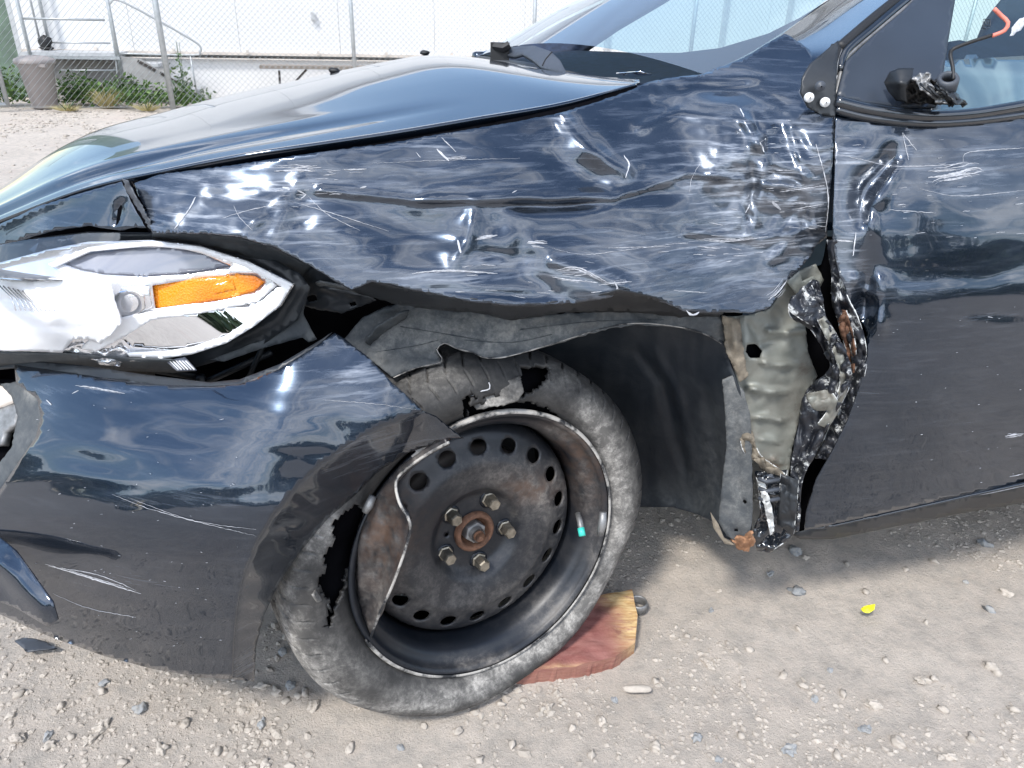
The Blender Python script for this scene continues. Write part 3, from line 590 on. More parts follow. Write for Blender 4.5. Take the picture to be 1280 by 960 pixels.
# --- headlight
hl = sheet('headlight', [(-80, 350), (-60, 318), (40, 298), (110, 290), (190, 291), (260, 297), (320, 312), (375, 342), (388, 360), (372, 400), (330, 430), (270, 452), (215, 468), (120, 458), (-80, 458)],
           field([(-80, 350, .95), (60, 300, .905), (190, 292, .90), (320, 312, .895), (388, 360, .885), (330, 430, .875), (215, 465, .88), (60, 455, .90), (200, 380, .905)], [('c', [(260, 300), (350, 340), (372, 360), (345, 400), (250, 448)], 5, -.006)]), 'black_plastic', car, 7)
hf = field([(-80, 345, .915), (0, 332, .885), (100, 306, .868), (190, 300, .862), (270, 314, .862), (368, 355, .868), (290, 425, .845), (180, 448, .845), (60, 440, .85), (0, 440, .85), (-80, 440, .88), (150, 380, .838), (60, 390, .83)])
o = [(-80, 352), (0, 328), (60, 312), (110, 302), (190, 300), (250, 307), (310, 326), (368, 355), (352, 382), (318, 408), (285, 428), (240, 442), (205, 447), (160, 446), (150, 432), (130, 440), (95, 430), (78, 441), (0, 441), (-80, 443)]
oval = [(72, 327), (110, 315), (170, 309), (220, 309), (255, 318), (290, 333), (240, 342), (180, 346), (130, 343), (100, 337)]
refl = [(180, 398), (250, 390), (315, 378), (345, 356), (354, 360), (335, 388), (300, 412), (262, 428), (215, 434), (165, 430), (152, 421)]
amb = [(190, 357), (240, 349), (300, 344), (318, 345), (331, 353), (318, 364), (280, 374), (230, 381), (194, 386)]
sheet('reflector_housing', o, hf, 'silver_housing', hl, 5, (oval, refl, amb), .002)
sheet('park_lens', oval, lambda q: hf(q)+.004, 'lens_grey', hl, 6, (), .002)
sheet('chrome_pocket', [(150, 421), (182, 396), (250, 388), (315, 376), (345, 354), (357, 359), (338, 390), (302, 415), (262, 431), (215, 437), (163, 433)], lambda q: hf(q)+.002-.0002*(q[:, 1]-400)*.5, 'chrome', hl, 6, (), .001)
af = field([(190, 357, .852), (194, 386, .846), (331, 353, .858), (260, 362, .848), (280, 374, .85)])
sheet('amber_reflector', amb, af, 'amber', hl, 4, (), .004)
sheet('amber_panel_mark', [(266, 355), (292, 350), (295, 362), (268, 368)], lambda q: af(q)-.0003, 'amber', hl, 4, (), .001)
sheet('bezel', [(60, 330), (110, 309), (190, 301), (250, 308), (310, 327), (366, 355), (350, 382), (316, 409), (283, 429), (240, 443), (205, 448), (162, 446), (158, 441), (205, 440), (240, 434), (280, 421), (310, 401), (340, 376), (352, 358), (305, 333), (248, 314), (190, 307), (112, 314), (66, 334)], lambda q: hf(q)-.006, 'white_housing', hl, 4, (), .003)
sheet('bezel_bar', [(140, 400), (186, 390), (250, 383), (315, 370), (340, 352), (346, 357), (322, 378), (250, 392), (190, 400), (150, 424), (120, 440), (100, 436)], lambda q: hf(q)-.005, 'white_housing', hl, 4, (), .003)
cyl = field([(138, 356, .850), (185, 356, .845), (160, 372, .834), (145, 402, .846), (185, 385, .840)])
sheet('bulb_barrel', [(138, 355), (186, 356), (192, 384), (168, 400), (150, 403)], cyl, 'silver_housing', hl, 5)
wf = field([(-80, 375, .85), (0, 352, .828), (60, 348, .822), (138, 352, .828), (150, 405, .812), (130, 432, .818), (80, 440, .82), (0, 440, .825), (60, 400, .798), (-80, 440, .85)], [('c', [(0, 395), (60, 408), (140, 412)], 5, .003), ('c', [(0, 372), (40, 380), (60, 398)], 6, .005)], ((60, 30, .003, 2.),))
sheet('broken_reflector', [(-80, 360), (0, 348), (40, 352), (80, 345), (138, 354), (146, 385), (152, 403), (140, 418), (126, 430), (108, 424), (92, 424), (78, 441), (0, 438), (-80, 440)], wf, 'white_housing', hl, 5, (), .002, .3)
for i in range(9):
    x = -2+i*6; m = MB(); m.tube(pl([(x, 356+i*1.5, .815), (x+16, 372+i*1.6, .806), (x+22, 388, .80)]), .0009, 5); m.build('reflector_flute', 'silver_housing', hl, True)
sheet('reflector_bowl', [(140, 372), (150, 364), (168, 362), (180, 370), (182, 386), (170, 394), (152, 396), (144, 386)], lambda q: cyl(q)-.004+.012*np.exp(-((q[:, 0]-162)**2+(q[:, 1]-379)**2)/110.), 'chrome', hl, 3)
V, F = ico(.006, 2, 9, (1, 1, 1), 0); link('bulb', V+P(162, 379, .842), F, 'lens_grey', hl)
sheet('step_strip', [(-60, 344), (0, 333), (32, 328), (70, 344), (110, 350), (60, 350), (0, 346), (-60, 358)], field([(0, 338, .868), (60, 345, .850), (110, 350, .842)], [], ((9, 3, .003, 4.),)), 'grey_steel', hl, 3, (), .001)
sheet('clear_lens_shard', [(36, 312), (48, 303), (92, 297), (70, 312), (46, 318)], field([(36, 312, .862), (92, 297, .868), (70, 312, .858)]), 'lamp_lens', hl, 6, (), 0)
sheet('clear_lens', [(-60, 318), (30, 300), (110, 291), (150, 291), (150, 300), (60, 314), (0, 328), (-60, 344)], lambda q: hf(q)-.012, 'lamp_lens', hl, 8, (), 0)
for pts in ([(70, 441), (100, 429), (130, 440), (150, 434), (175, 452), (120, 450)], [(120, 452), (160, 447), (150, 458), (125, 456)]):
    sheet('lens_shard', pts, field([(70, 441, .845), (150, 430, .84), (130, 455, .85)], (), ((14, 8, .01, 1.),)), 'silver_housing', hl, 4)
sheet('lower_trim', [(-80, 440), (80, 442), (160, 448), (215, 450), (245, 464), (215, 466), (120, 462), (20, 458), (-80, 462)], field([(-80, 440, .86), (245, 464, .86), (120, 450, .85)], (), ((40, 6, .004, 2.),)), 'liner', car, 5, attrs={'dust': blob([], .35)})
sheet('barcode_tag', [(207, 451), (231, 446), (246, 463), (221, 464)], field([(207, 451, .842), (246, 463, .838), (231, 446, .845)]), 'lens_grey', car, 6)
for i in range(6):
    x = 212+i*4; m = MB(); a, b = pl([(x, 451, .8385), (x+11, 462, .8355)]); d = (b-a); m.tube([a, b], .0006+.0004*(i % 2), 4); m.build('tag_bar', 'white_clip', car)
# --- side rail and bracket right of the headlight
br = field([(340, 330, .93), (440, 355, .90), (380, 400, .93), (470, 378, .89), (410, 388, .91)], [('c', [(395, 358), (470, 372)], 4, -.006)], ((14, 10, .003, 2.),))
sheet('fender_bracket', [(352, 350), (378, 340), (392, 328), (420, 350), (440, 362), (462, 368), (470, 376), (448, 384), (430, 391), (400, 388), (370, 380), (360, 378), (368, 362)], br, 'black_plastic', car, 3.5, ([(382, 371), (394, 369), (396, 376), (385, 378)], [(436, 379), (444, 377), (447, 381), (438, 384)]), .002, .5)
sheet('bracket_rib', [(394, 354), (400, 352), (428, 358), (458, 365), (466, 370), (440, 368), (426, 362), (398, 360)], field([(394, 354, .905), (466, 370, .885)], (), ((6, 5, .004, 3.),)), 'liner', car, 3, (), .002, .4, {'dust': blob([], .6)})
sheet('lamp_side_duct', [(330, 425), (372, 382), (384, 372), (379, 392), (388, 410), (396, 424), (386, 428), (378, 422), (330, 435), (280, 452), (262, 450)], field([(262, 450, .87), (384, 372, .90), (396, 424, .89), (330, 430, .875)], [('c', [(300, 440), (350, 400), (380, 378)], 4, -.005)]), 'liner', car, 5, (), .002, .2, {'dust': blob([], .12)})
sheet('lamp_top_duct', [(190, 292), (255, 293), (300, 298), (345, 311), (388, 334), (376, 348), (350, 340), (300, 318), (240, 302), (190, 298)], field([(190, 295, .868), (388, 334, .90), (300, 310, .875)], [('c', [(230, 299), (300, 312), (360, 338)], 2.5, -.005)]), 'liner', car, 4, (), .002, 0., {'dust': blob([], .1)})
# --- bumper cover
bf = field([(-90, 470, .93), (20, 460, .87), (120, 475, .815), (220, 488, .775), (300, 484, .755), (360, 455, .765), (415, 418, .80), (470, 470, .775), (528, 514, .78),
            (-90, 560, .86), (20, 550, .80), (150, 560, .745), (250, 560, .72), (350, 540, .715), (430, 540, .735), (480, 520, .75),
            (-90, 660, .80), (20, 640, .752), (150, 650, .702), (250, 650, .679), (320, 640, .679), (360, 600, .70), (-90, 760, .80), (20, 770, .77), (150, 760, .722), (250, 760, .698), (310, 760, .69), (60, 795, .775), (150, 823, .75), (250, 846, .725), (315, 850, .715), (-90, 800, .85)],
           [('s', [(-90, 650), (0, 672), (32, 705), (70, 765), (110, 900)], 9, .0), ('g', -10, 730, 55, 60, 20, .008), ('g', 110, 575, 60, 14, 10, .002)], ((220, 60, .0020, 1.), (90, 24, .0003, 2.)))
bo = [(-95, 470), (18, 456), (60, 462), (120, 471), (200, 481), (262, 483), (300, 480), (350, 461), (396, 432), (418, 416), (432, 424), (446, 436), (455, 442), (466, 452), (490, 478), (512, 497), (529, 514), (505, 521), (470, 535), (432, 558), (398, 582), (368, 610), (340, 645), (318, 685), (304, 720), (296, 760), (292, 800), (290, 849), (250, 847), (190, 836), (130, 820), (60, 795), (0, 768), (-95, 735)]
hole = [(2, 545), (8, 500), (20, 480), (46, 498), (50, 520), (44, 545), (22, 575), (4, 602), (-80, 640), (-80, 500)]
bo2 = [(-95, 690), (-20, 640), (5, 605), (24, 576), (45, 546), (51, 520), (46, 498), (20, 478)]+bo[1:-1]+[(-95, 735)]
bp = sheet('bumper_cover', bo2[8:-1]+[(-95, 735), (-95, 690), (-20, 640), (5, 605), (24, 576), (45, 546), (51, 520), (46, 498), (20, 478)], bf, 'paint', car, 5.5, (), .003, 0, {'scuff_sheen': blob([(450, 470, 60, 44, .55), (160, 720, 70, 16, .25), (60, 500, 14, 20, .4), (330, 700, 40, 60, .10), (220, 625, 110, 14, .18), (150, 487, 60, 3, .5)], .05)})  # tip blob: hazed paint, raised to paint in a bright cloud reflection
CRE = [(529, 514), (505, 521), (470, 535), (432, 558), (398, 582), (368, 610), (340, 645), (318, 685), (304, 720), (296, 760), (292, 800), (290, 850)]
def al(q):
    qq = np.asarray(q, float)[:, :2]; n2_ = inside(qq, np.array(bo)); d_ = dseg(qq, CRE)*np.where(n2_, -.3, 1.); n0 = np.array([noise.noise((a/60, b/20, 8.)) for a, b in qq])*.002
    return bf(np.c_[np.minimum(qq[:, 0], 535), qq[:, 1]])+.0035+.0011*np.maximum(d_, 0)+n0*np.clip(d_/10, 0, 1)
sheet('wheel_arch_flange', [(529, 514), (545, 520), (562, 534), (580, 548), (550, 552), (505, 568), (470, 592), (445, 618), (410, 648), (375, 690), (348, 730), (330, 770), (320, 810), (318, 852), (284, 848), (286, 800), (290, 760), (298, 718), (312, 682), (334, 641), (363, 605), (394, 577), (429, 552), (468, 529), (505, 515)], al, 'paint', bp, 4.5, (), .002, 0, {'scuff_sheen': blob([(460, 560, 60, 30, .3), (310, 830, 16, 20, .3)], .1)})
sheet('grille_surround', [(20, 477), (47, 497), (52, 520), (46, 547), (25, 577), (5, 607), (-30, 650), (-40, 640), (-10, 590), (14, 560), (22, 520), (14, 495), (0, 480)], lambda q: bf(q)+.006, 'liner', bp, 4, (), .002, .4, {'dust': blob([(38, 490, 8, 10, 1)], .25)})
sheet('grille_recess', [(-80, 470), (30, 475), (40, 510), (20, 570), (-80, 660)], lambda q: bf(q)+.05, 'dark_void', bp, 10)
sheet('impact_foam', [(-60, 492), (0, 482), (24, 490), (24, 498), (0, 508), (-60, 520)], lambda q: bf(q)+.015, 'wall_trim', bp, 6, (), .02)
sheet('foam_side', [(-60, 516), (0, 506), (22, 498), (26, 512), (18, 532), (6, 540), (2, 556), (-60, 560)], lambda q: bf(q)+.022, 'grey_steel', bp, 6, (), .01)
sheet('fog_lamp_ridge', [(-90, 655), (0, 672), (20, 688), (34, 708), (66, 752), (72, 775), (60, 784), (20, 760), (-90, 720)], lambda q: bf(q)-.004-.0008*np.maximum(q[:, 1]-660, 0)-.008*np.exp(-(dseg(q, [(-90, 690), (0, 705), (50, 760)])/16)**2), 'paint', bp, 5, (), .002, 0, {'scuff_sheen': blob([], .05)})
# --- upper edge of the bumper (flat shelf seen below the headlight)
sheet('bumper_shelf', [(-80, 452), (0, 448), (100, 456), (180, 468), (262, 478), (300, 474), (350, 455), (402, 424), (415, 415), (396, 434), (350, 463), (300, 482), (262, 485), (200, 483), (120, 473), (60, 464), (18, 460), (-80, 470)], lambda q: bf(q)+.003, 'black_plastic', bp, 5, (), .002)
# --- wheel
st_, ca = .53, .10; n_ = np.array([math.sin(st_)*math.cos(ca), -math.cos(st_)*math.cos(ca), math.sin(ca)])
e_ = np.cross(up, n_); e_ /= np.linalg.norm(e_); g_v = np.cross(n_, e_); WC = P(613, 685, .885)
def wp(r, th, h): return WC+np.asarray(r)[..., None]*(np.cos(th)[..., None]*e_+np.sin(th)[..., None]*g_v)+np.asarray(h)[..., None]*n_
def hprof(r):
    return np.interp(r, [0, .020, .062, .068, .080, .100, .125, .142, .160, .172, .180, .1835], [-.056, -.056, -.056, -.052, -.040, -.034, -.031, -.038, -.044, -.050, -.062, -.075])
circ = lambda x, y, r, n=20: np.array([(x+r*math.cos(2*math.pi*i/n), y+r*math.sin(2*math.pi*i/n)) for i in range(n)])
outer = circ(0, 0, .1835, 150); holes = []
for i in range(18):
    a = 2*math.pi*i/18+.12; c = np.array([math.cos(a), math.sin(a)])*.151; t2 = np.array([-c[1], c[0]])/.151; rd = c/.151
    holes.append(np.array([c+t2*.0135*math.cos(q)+rd*.0115*math.sin(q) for q in np.linspace(0, 2*math.pi, 21)[:-1]]))
holes.append(circ(0, 0, .024, 30)); holes.append(circ(-.046, .008, .0035, 12))
v2, f = cdt(outer, holes, .0055); r = np.linalg.norm(v2, axis=1); th = np.arctan2(v2[:, 1], v2[:, 0]); h = hprof(r)
h = h+.004*np.exp(-((r-.10)/.02)**2)*np.cos(5*th+1)*.5
V = wp(r, th, h); px = proj(V)
a, b, c = V[f[:, 0]], V[f[:, 1]], V[f[:, 2]]; fl = (np.cross(b-a, c-a)@n_) < 0; f[fl] = f[fl][:, ::-1]
WD = blob([(640, 600, 70, 26, .5), (680, 620, 30, 30, .5), (560, 760, 60, 30, .25), (690, 680, 40, 60, .25), (520, 730, 60, 40, .3), (645, 745, 60, 26, .35)], .04); WR = blob([(665, 610, 34, 16, .9), (500, 650, 30, 60, .5), (455, 690, 30, 60, .9)], 0)
wh = link('wheel', V, f, 'wheel', car, True, .0035, {'dust': WD(px), 'rust': WR(px)}); wh['label'] = 'black steel wheel with a folded outer flange'
m = MB(); prof = [(.1835, -.075), (.187, -.060), (.1875, -.040), (.191, -.024), (.199, -.017), (.2065, -.014), (.209, -.004), (.214, .003), (.2195, .002), (.2200, -.002)]
m.rev(prof, WC, e_, g_v, n_, 160); o = m.build('rim_barrel', 'wheel', wh, True, .003); pxr = proj(np.array(m.v))
for nm, g in (('dust', blob([(700, 770, 40, 30, .6), (620, 828, 60, 10, .9), (730, 600, 14, 40, .6), (700, 540, 40, 14, .9), (745, 690, 10, 60, .5)], .0)), ('rust', blob([(735, 560, 30, 60, .7), (690, 560, 30, 30, .4)], 0))):
    at = o.data.attributes.new(nm, 'FLOAT', 'POINT'); at.data.foreach_set('value', g(pxr).astype(np.float32))
m = MB(); m.rev([(.1835, -.072), (.185, -.10), (.19, -.15), (.20, -.19)], WC, e_, g_v, n_, 80); m.build('inner_barrel', 'dark_void', wh, True, .003)
m = MB(); m.rev([(.03, -.075), (.13, -.075), (.135, -.085), (.135, -.10)], WC, e_, g_v, n_, 60); m.build('brake_disc', 'dark_steel', wh, True, .002)
m = MB(); m.rev([(.2165, .0050), (.2185, .0062), (.2212, .0052), (.2225, .0020), (.2215, -.004)], WC, e_, g_v, n_, 160); pq = proj(np.array(m.v)); m.f = [q_ for q_ in m.f if not (pq[q_[0]][0] < 520 and 520 < pq[q_[0]][1] < 800)]; o = m.build('flange_lip', 'worn_edge', wh, True)
m = MB(); m.rev([(.206, -.03), (.215, -.02), (.24, -.012), (.262, -.02), (.28, -.05), (.285, -.10), (.27, -.16), (.21, -.17)], WC, e_, g_v, n_, 90); m.build('carcass_shade', 'dark_void', wh, True)  # black torus added inside the tyre so the tears look shaded
# hub
HC = WC-.056*n_
m = MB(); m.rev([(.034, .0), (.033, .006), (.030, .009), (.0265, .009), (.024, .004), (.023, -.012), (.010, -.014)], HC, e_, g_v, n_, 40, close=True); m.build('hub_ring', 'rust', wh, True)
m = MB(); m.rev([(.0185, -.012), (.0185, .004), (.0175, .007), (.012, .008)], HC, e_, g_v, n_, 6, close=True, th0=.3); m.build('axle_nut', 'grey_steel', wh)
m = MB(); m.rev([(.0125, .006), (.012, .016), (.0115, .017)], HC, e_, g_v, n_, 20, close=True); m.build('nut_collar', 'grey_steel', wh, True)
m = MB(); m.rev([(.0088, .012), (.0088, .021), (.008, .022)], HC, e_, g_v, n_, 18, close=True); m.build('axle_stud', 'rust', wh, True)
tgt = np.array([(616, 634), (571, 655), (635, 670), (559, 703), (601, 711)]); best = (1e9, 0)
for ph in np.linspace(0, 2*math.pi/5, 60):
    an = ph+np.arange(5)*2*math.pi/5; q = proj(HC+.056*(np.cos(an)[:, None]*e_+np.sin(an)[:, None]*g_v)+.024*n_); d = np.sqrt(((q[:, None]-tgt[None])**2).sum(-1)).min(1).sum()
    if d < best[0]: best = (d, ph)
for i in range(5):
    an = best[1]+i*2*math.pi/5; c = HC+.056*(math.cos(an)*e_+math.sin(an)*g_v); m = MB(); m.rev([(.0125, 0), (.0125, .003), (.0102, .004), (.0102, .021), (.0088, .0235)], c, e_, g_v, n_, 6, close=True, th0=an+.3*i); m.build('lug_bolt', 'bolt_steel', wh)
    m = MB(); m.rev([(.0155, -.002), (.0155, .001), (.0125, .002)], c, e_, g_v, n_, 24); m.build('bolt_seat', 'wheel', wh, True)
# valve stem, weights
m = MB(); m.tube(pl([(722, 642, .90), (725, 652, .885), (727, 664, .872)]), [.004, .0045, .0045], 10); m.build('valve_stem', 'grey_steel', wh, True)
m = MB(); m.tube(pl([(726, 660, .8745), (728, 670, .866)]), [.0052, .0052], 10); m.build('valve_cap', 'teal', wh, True)
for pts, r_ in (([(754, 640, .873), (753, 655, .868), (750, 668, .866)], .0065), ([(466, 620, .79), (461, 632, .785), (456, 640, .782)], .006)):
    m = MB(); m.tube(pl(pts), [r_*.8, r_, r_*.8], 8); m.build('wheel_weight', 'grey_steel', wh, True)
# bent flange flap
flp = field([(486, 592, .80), (455, 640, .80), (446, 700, .795), (450, 760, .79), (458, 805, .79), (512, 650, .76), (505, 690, .757), (470, 790, .778), (490, 620, .775), (480, 680, .765)], [('c', [(492, 600), (512, 648), (506, 690), (480, 750), (460, 805)], 6, -.009), ('c', [(478, 618), (482, 660), (476, 710), (462, 770)], 13, .014), ('c', [(452, 650), (448, 700), (450, 760)], 6, -.006), ('g', 485, 640, 10, 8, 0, -.004)], ((20, 24, .004, 2.),))
sheet('bent_flange', [(560, 556), (540, 566), (512, 585), (496, 600), (494, 612), (500, 630), (512, 650), (512, 665), (505, 695), (490, 735), (478, 765), (466, 788), (461, 806), (455, 812), (453, 800), (456, 780), (448, 755), (444, 720), (446, 690), (452, 660), (464, 632), (480, 605), (500, 582), (530, 562), (556, 548)], flp, 'wheel', wh, 3.5, (), .004, .2, {'dust': blob([(470, 700, 30, 90, .35), (520, 575, 40, 14, .8), (480, 770, 20, 30, .5)], .15), 'rust': blob([(480, 670, 30, 50, .7)], .15)})
ring = spl([(561, 553), (535, 567), (508, 586), (495, 602), (499, 628), (512, 652), (510, 675), (492, 728), (474, 768), (460, 806)], 6)
m = MB(); q = np.c_[ring, flp(ring)-.004]; m.tube(pl(q), .0019, 7); m.build('flange_edge', 'worn_edge', wh, True)
# tyre
prof = np.array([(.210, -.020), (.219, -.010), (.226, -.002), (.238, .006), (.253, .009), (.268, .006), (.281, -.002), (.2895, -.014), (.296, -.028), (.2985, -.045), (.300, -.075), (.3005, -.10), (.300, -.13), (.298, -.16), (.292, -.178), (.280, -.19), (.262, -.196), (.240, -.194), (.215, -.185)])
pp = spl(prof, -4); NS = 1440; TH = np.linspace(0, 2*math.pi, NS, endpoint=False); V = np.zeros((len(pp), NS, 3))
for i, (r, h) in enumerate(pp):
    rr = np.full(NS, r); hh = np.full(NS, h); k = np.clip((r-.21)/.09, 0, 1)
    low = np.clip(-np.sin(TH), 0, 1)**6; rr = rr-k*.010*low; hh = hh+.020*low*k*(1 if h > -.09 else -1)*math.sin(math.pi*min(k, 1))
    hh = hh+k*.010*np.sin(3*TH+.6)*(1 if h > -.09 else .3)+k*.004*np.sin(7*TH+2); rr = rr+k*.004*np.sin(2*TH+1.)+k*.0025*np.sin(5*TH)
    gl_ = np.exp(-((TH-3.72)/.55)**2); rr = rr+k*.016*gl_; hh = hh+(.014*gl_*math.sin(math.pi*min(k*.9+.1, 1)) if h > -.09 else 0)
    if .236 < r < .27 and h > 0: hh = hh+.0012*(1 if int(r*260) % 2 else 0)
    if r > .287:
        hn = -h; g = 0
        ph = (TH*64/(2*math.pi)+(.55*hn/.03)) % 1
        lat = (ph < .11)
        if hn > .018 and (hn < .062 or hn > .13): rr = rr-.009*lat
        elif hn > .018: rr = rr-.004*(((TH*32/(2*math.pi)-hn/.05) % 1) < .07)
        for g0 in (.058, .098, .138):
            if abs(hn-g0) < .0045: rr = rr-.007
    elif r > .270: hh = hh-.0045*(((TH*64/(2*math.pi)+.25+(.2895-r)*8) % 1) < .09)
    V[i] = wp(rr, TH, hh)
q = proj(V.reshape(-1, 3)); vis = np.linalg.norm(V-(WC), axis=2).reshape(-1)
nzv = np.array([noise.noise((a/9, b/9, 0.))*4 for a, b in q]); qj = q+np.c_[nzv, np.roll(nzv, 500)]
FT = np.array(grid_faces(len(pp), NS, True)); fc_ = qj[FT].mean(1)
rows_i = np.arange(len(FT))//NS; front = rows_i < 36
H1 = [(650, 458), (668, 455), (682, 456), (690, 462), (684, 474), (672, 488), (655, 497), (642, 500), (590, 500), (583, 522), (600, 530), (600, 538), (580, 538), (580, 500), (588, 490), (600, 498), (640, 492), (650, 480)]
H2 = [(418, 652), (430, 640), (446, 632), (458, 636), (453, 664), (444, 690), (436, 716), (430, 742), (420, 764), (412, 786), (407, 784), (410, 752), (398, 740), (396, 728), (408, 712), (404, 696), (418, 676), (414, 664)]
H3 = [(586, 508), (640, 500), (664, 504), (690, 514), (700, 524), (585, 530)]
kill = front & (inside(fc_, H1) | inside(fc_, H2) | inside(fc_, H3)); FT = FT[~kill][:, ::-1]
DU = blob([('l', [(735, 510), (768, 570), (780, 640), (760, 725), (690, 800), (600, 850)], 15, 1.), (395, 660, 34, 36, .9), (358, 780, 26, 70, .75), (400, 830, 40, 30, .4), ('l', [(335, 700), (345, 780), (400, 860), (470, 890), (560, 880)], 10, .8), (430, 840, 60, 20, .25), (560, 868, 70, 16, .6), (540, 470, 40, 20, .45), (700, 470, 30, 20, .35)], .05)
ty = link('tyre', V.reshape(-1, 3), FT, 'tyre', wh, True, .006, {'dust': DU(q)}); ty['label'] = 'flat dusty tyre with torn open sidewall'
# torn rubber tongue across the upper hole
tf = field([(590, 495, .905), (640, 480, .925), (600, 512, .895), (655, 505, .91), (650, 470, .935)], (), ((20, 10, .004, 1.),))
sheet('torn_rubber', [(585, 493), (598, 486), (625, 478), (650, 470), (655, 490), (648, 500), (630, 506), (596, 512), (590, 503)], tf, 'tyre', wh, 3.5, (), .004, .6, {'dust': blob([(610, 500, 20, 10, .8)], .3)})
sheet('torn_rubber', [(412, 735), (400, 730), (392, 742), (398, 752), (408, 750), (416, 766), (420, 748)], field([(400, 730, .775), (416, 766, .77)], (), ((8, 8, .006, 3.),)), 'tyre', wh, 3, (), .003, .5, {'dust': blob([], .7)})
m = MB(); pt = [(587, 497, .895), (598, 490, .898), (612, 486, .90), (611, 478, .905)]; m.tube(pl(spl(pt, 4)), .0009, 5); m.build('frayed_edge', 'rawchip', wh, True)
# --- wheel arch liner
lin = field([(440, 430, .93), (500, 390, .95), (500, 465, .90), (560, 440, .93), (600, 400, .95), (640, 440, .93), (700, 430, .95), (760, 395, .96), (820, 400, .98), (900, 430, 1.0), (890, 395, .99)], [('c', [(500, 468), (560, 450), (610, 452), (700, 428), (800, 405), (890, 425)], 4, -.006), ('c', [(450, 400), (480, 388), (500, 384)], 5, -.006)], ((30, 18, .006, 5.), (9, 8, .0025, 2.)))
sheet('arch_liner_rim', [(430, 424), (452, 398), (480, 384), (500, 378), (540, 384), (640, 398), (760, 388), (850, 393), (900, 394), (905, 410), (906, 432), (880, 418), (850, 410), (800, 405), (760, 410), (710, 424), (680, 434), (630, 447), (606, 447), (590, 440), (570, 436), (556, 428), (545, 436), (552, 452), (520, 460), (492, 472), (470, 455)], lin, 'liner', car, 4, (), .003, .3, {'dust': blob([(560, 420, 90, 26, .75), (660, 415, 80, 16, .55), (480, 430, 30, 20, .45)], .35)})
led = spl([(492, 472), (520, 460), (552, 452), (546, 437), (556, 429), (572, 436), (592, 441), (606, 447), (632, 446), (680, 433), (712, 423), (760, 409), (800, 404), (850, 409), (882, 418), (904, 431)], 5)
m = MB(); m.tube(pl(np.c_[led, lin(led)-.0015]), [.0007+.0009*abs(noise.noise((i*.3, 0, 2))) for i in range(len(led))], 5); m.build('liner_edge', 'worn_edge', car, True)
for pts in ([(470, 440), (520, 432), (548, 425)], [(500, 408), (560, 418), (600, 425)], [(580, 425), (640, 428), (690, 418)], [(650, 412), (740, 402), (830, 400)]):
    s = spl(pts, 5); m = MB(); m.tube(pl(np.c_[s, lin(s)-.001]), [.0004+.0012*abs(noise.noise((i*.5, 3, pts[0][0]))) for i in range(len(s))], 5); m.build('liner_rib', 'liner', car, True)
sheet('liner_ledge', [(456, 428), (470, 410), (500, 392), (512, 388), (508, 398), (480, 416), (462, 432)], field([(456, 428, .915), (512, 388, .93)], (), ((8, 8, .004, 3.),)), 'liner', car, 3, (), .003, .3, {'dust': blob([], .3)})
il = field([(650, 430, 1.10), (720, 500, 1.22), (720, 640, 1.24), (820, 400, 1.03), (800, 520, 1.17), (800, 640, 1.20), (860, 500, 1.08), (870, 640, 1.13), (905, 480, 1.00), (925, 600, 1.02), (905, 430, .995), (930, 660, 1.0), (880, 660, 1.06)], [('c', [(790, 430), (830, 480), (850, 560), (860, 600)], 9, .016), ('c', [(815, 430), (850, 500), (868, 590)], 5, -.008), ('c', [(880, 470), (895, 560), (905, 650)], 6, .008)], ((24, 80, .004, 3.),))
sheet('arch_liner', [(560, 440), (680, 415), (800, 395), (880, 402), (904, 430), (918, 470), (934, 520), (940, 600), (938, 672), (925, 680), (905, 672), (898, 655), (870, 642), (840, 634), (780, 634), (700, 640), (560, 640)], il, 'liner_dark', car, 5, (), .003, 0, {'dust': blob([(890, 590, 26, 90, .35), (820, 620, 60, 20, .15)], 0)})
rs = field([(905, 480, .985), (935, 480, .98), (915, 600, .985), (940, 600, .975), (915, 670, .98), (935, 670, .975)], [('c', [(918, 490), (924, 640)], 3, .003)], ((20, 20, .002, 3.),))
sheet('liner_rear_flange', [(903, 475), (916, 470), (930, 490), (938, 520), (940, 560), (941, 620), (940, 655), (936, 668), (922, 678), (908, 670), (898, 652), (903, 600), (908, 560), (906, 510)], rs, 'liner', car, 4, ([(930, 624), (934, 628), (931, 631), (928, 627)], [(918, 661), (922, 661), (923, 665), (918, 665)]), .003, .3, {'dust': blob([(925, 555, 12, 8, 1.), (915, 500, 20, 40, .5), (925, 620, 10, 30, .5)], .4)})
sheet('liner_tab', [(903, 395), (925, 398), (928, 430), (935, 470), (925, 478), (908, 440)], field([(903, 395, .985), (935, 470, .98), (908, 440, .982)], [('c', [(915, 400), (925, 470)], 5, -.008)], ((12, 20, .006, 6.),)), 'tan_foam', car, 3.5, (), .003, .5)
sheet('liner_lower_tear', [(888, 640), (898, 655), (905, 672), (920, 682), (906, 680), (892, 660)], field([(888, 640, .99), (920, 682, .98), (892, 660, .985)]), 'tan_foam', car, 4)
sheet('torn_foam', [(912, 674), (930, 672), (938, 665), (942, 676), (936, 690), (925, 688)], field([(912, 674, .985), (938, 690, .975), (925, 670, .96)], (), ((5, 5, .012, 3.),)), 'orange_foam', car, 2.5, (), .004, .8)
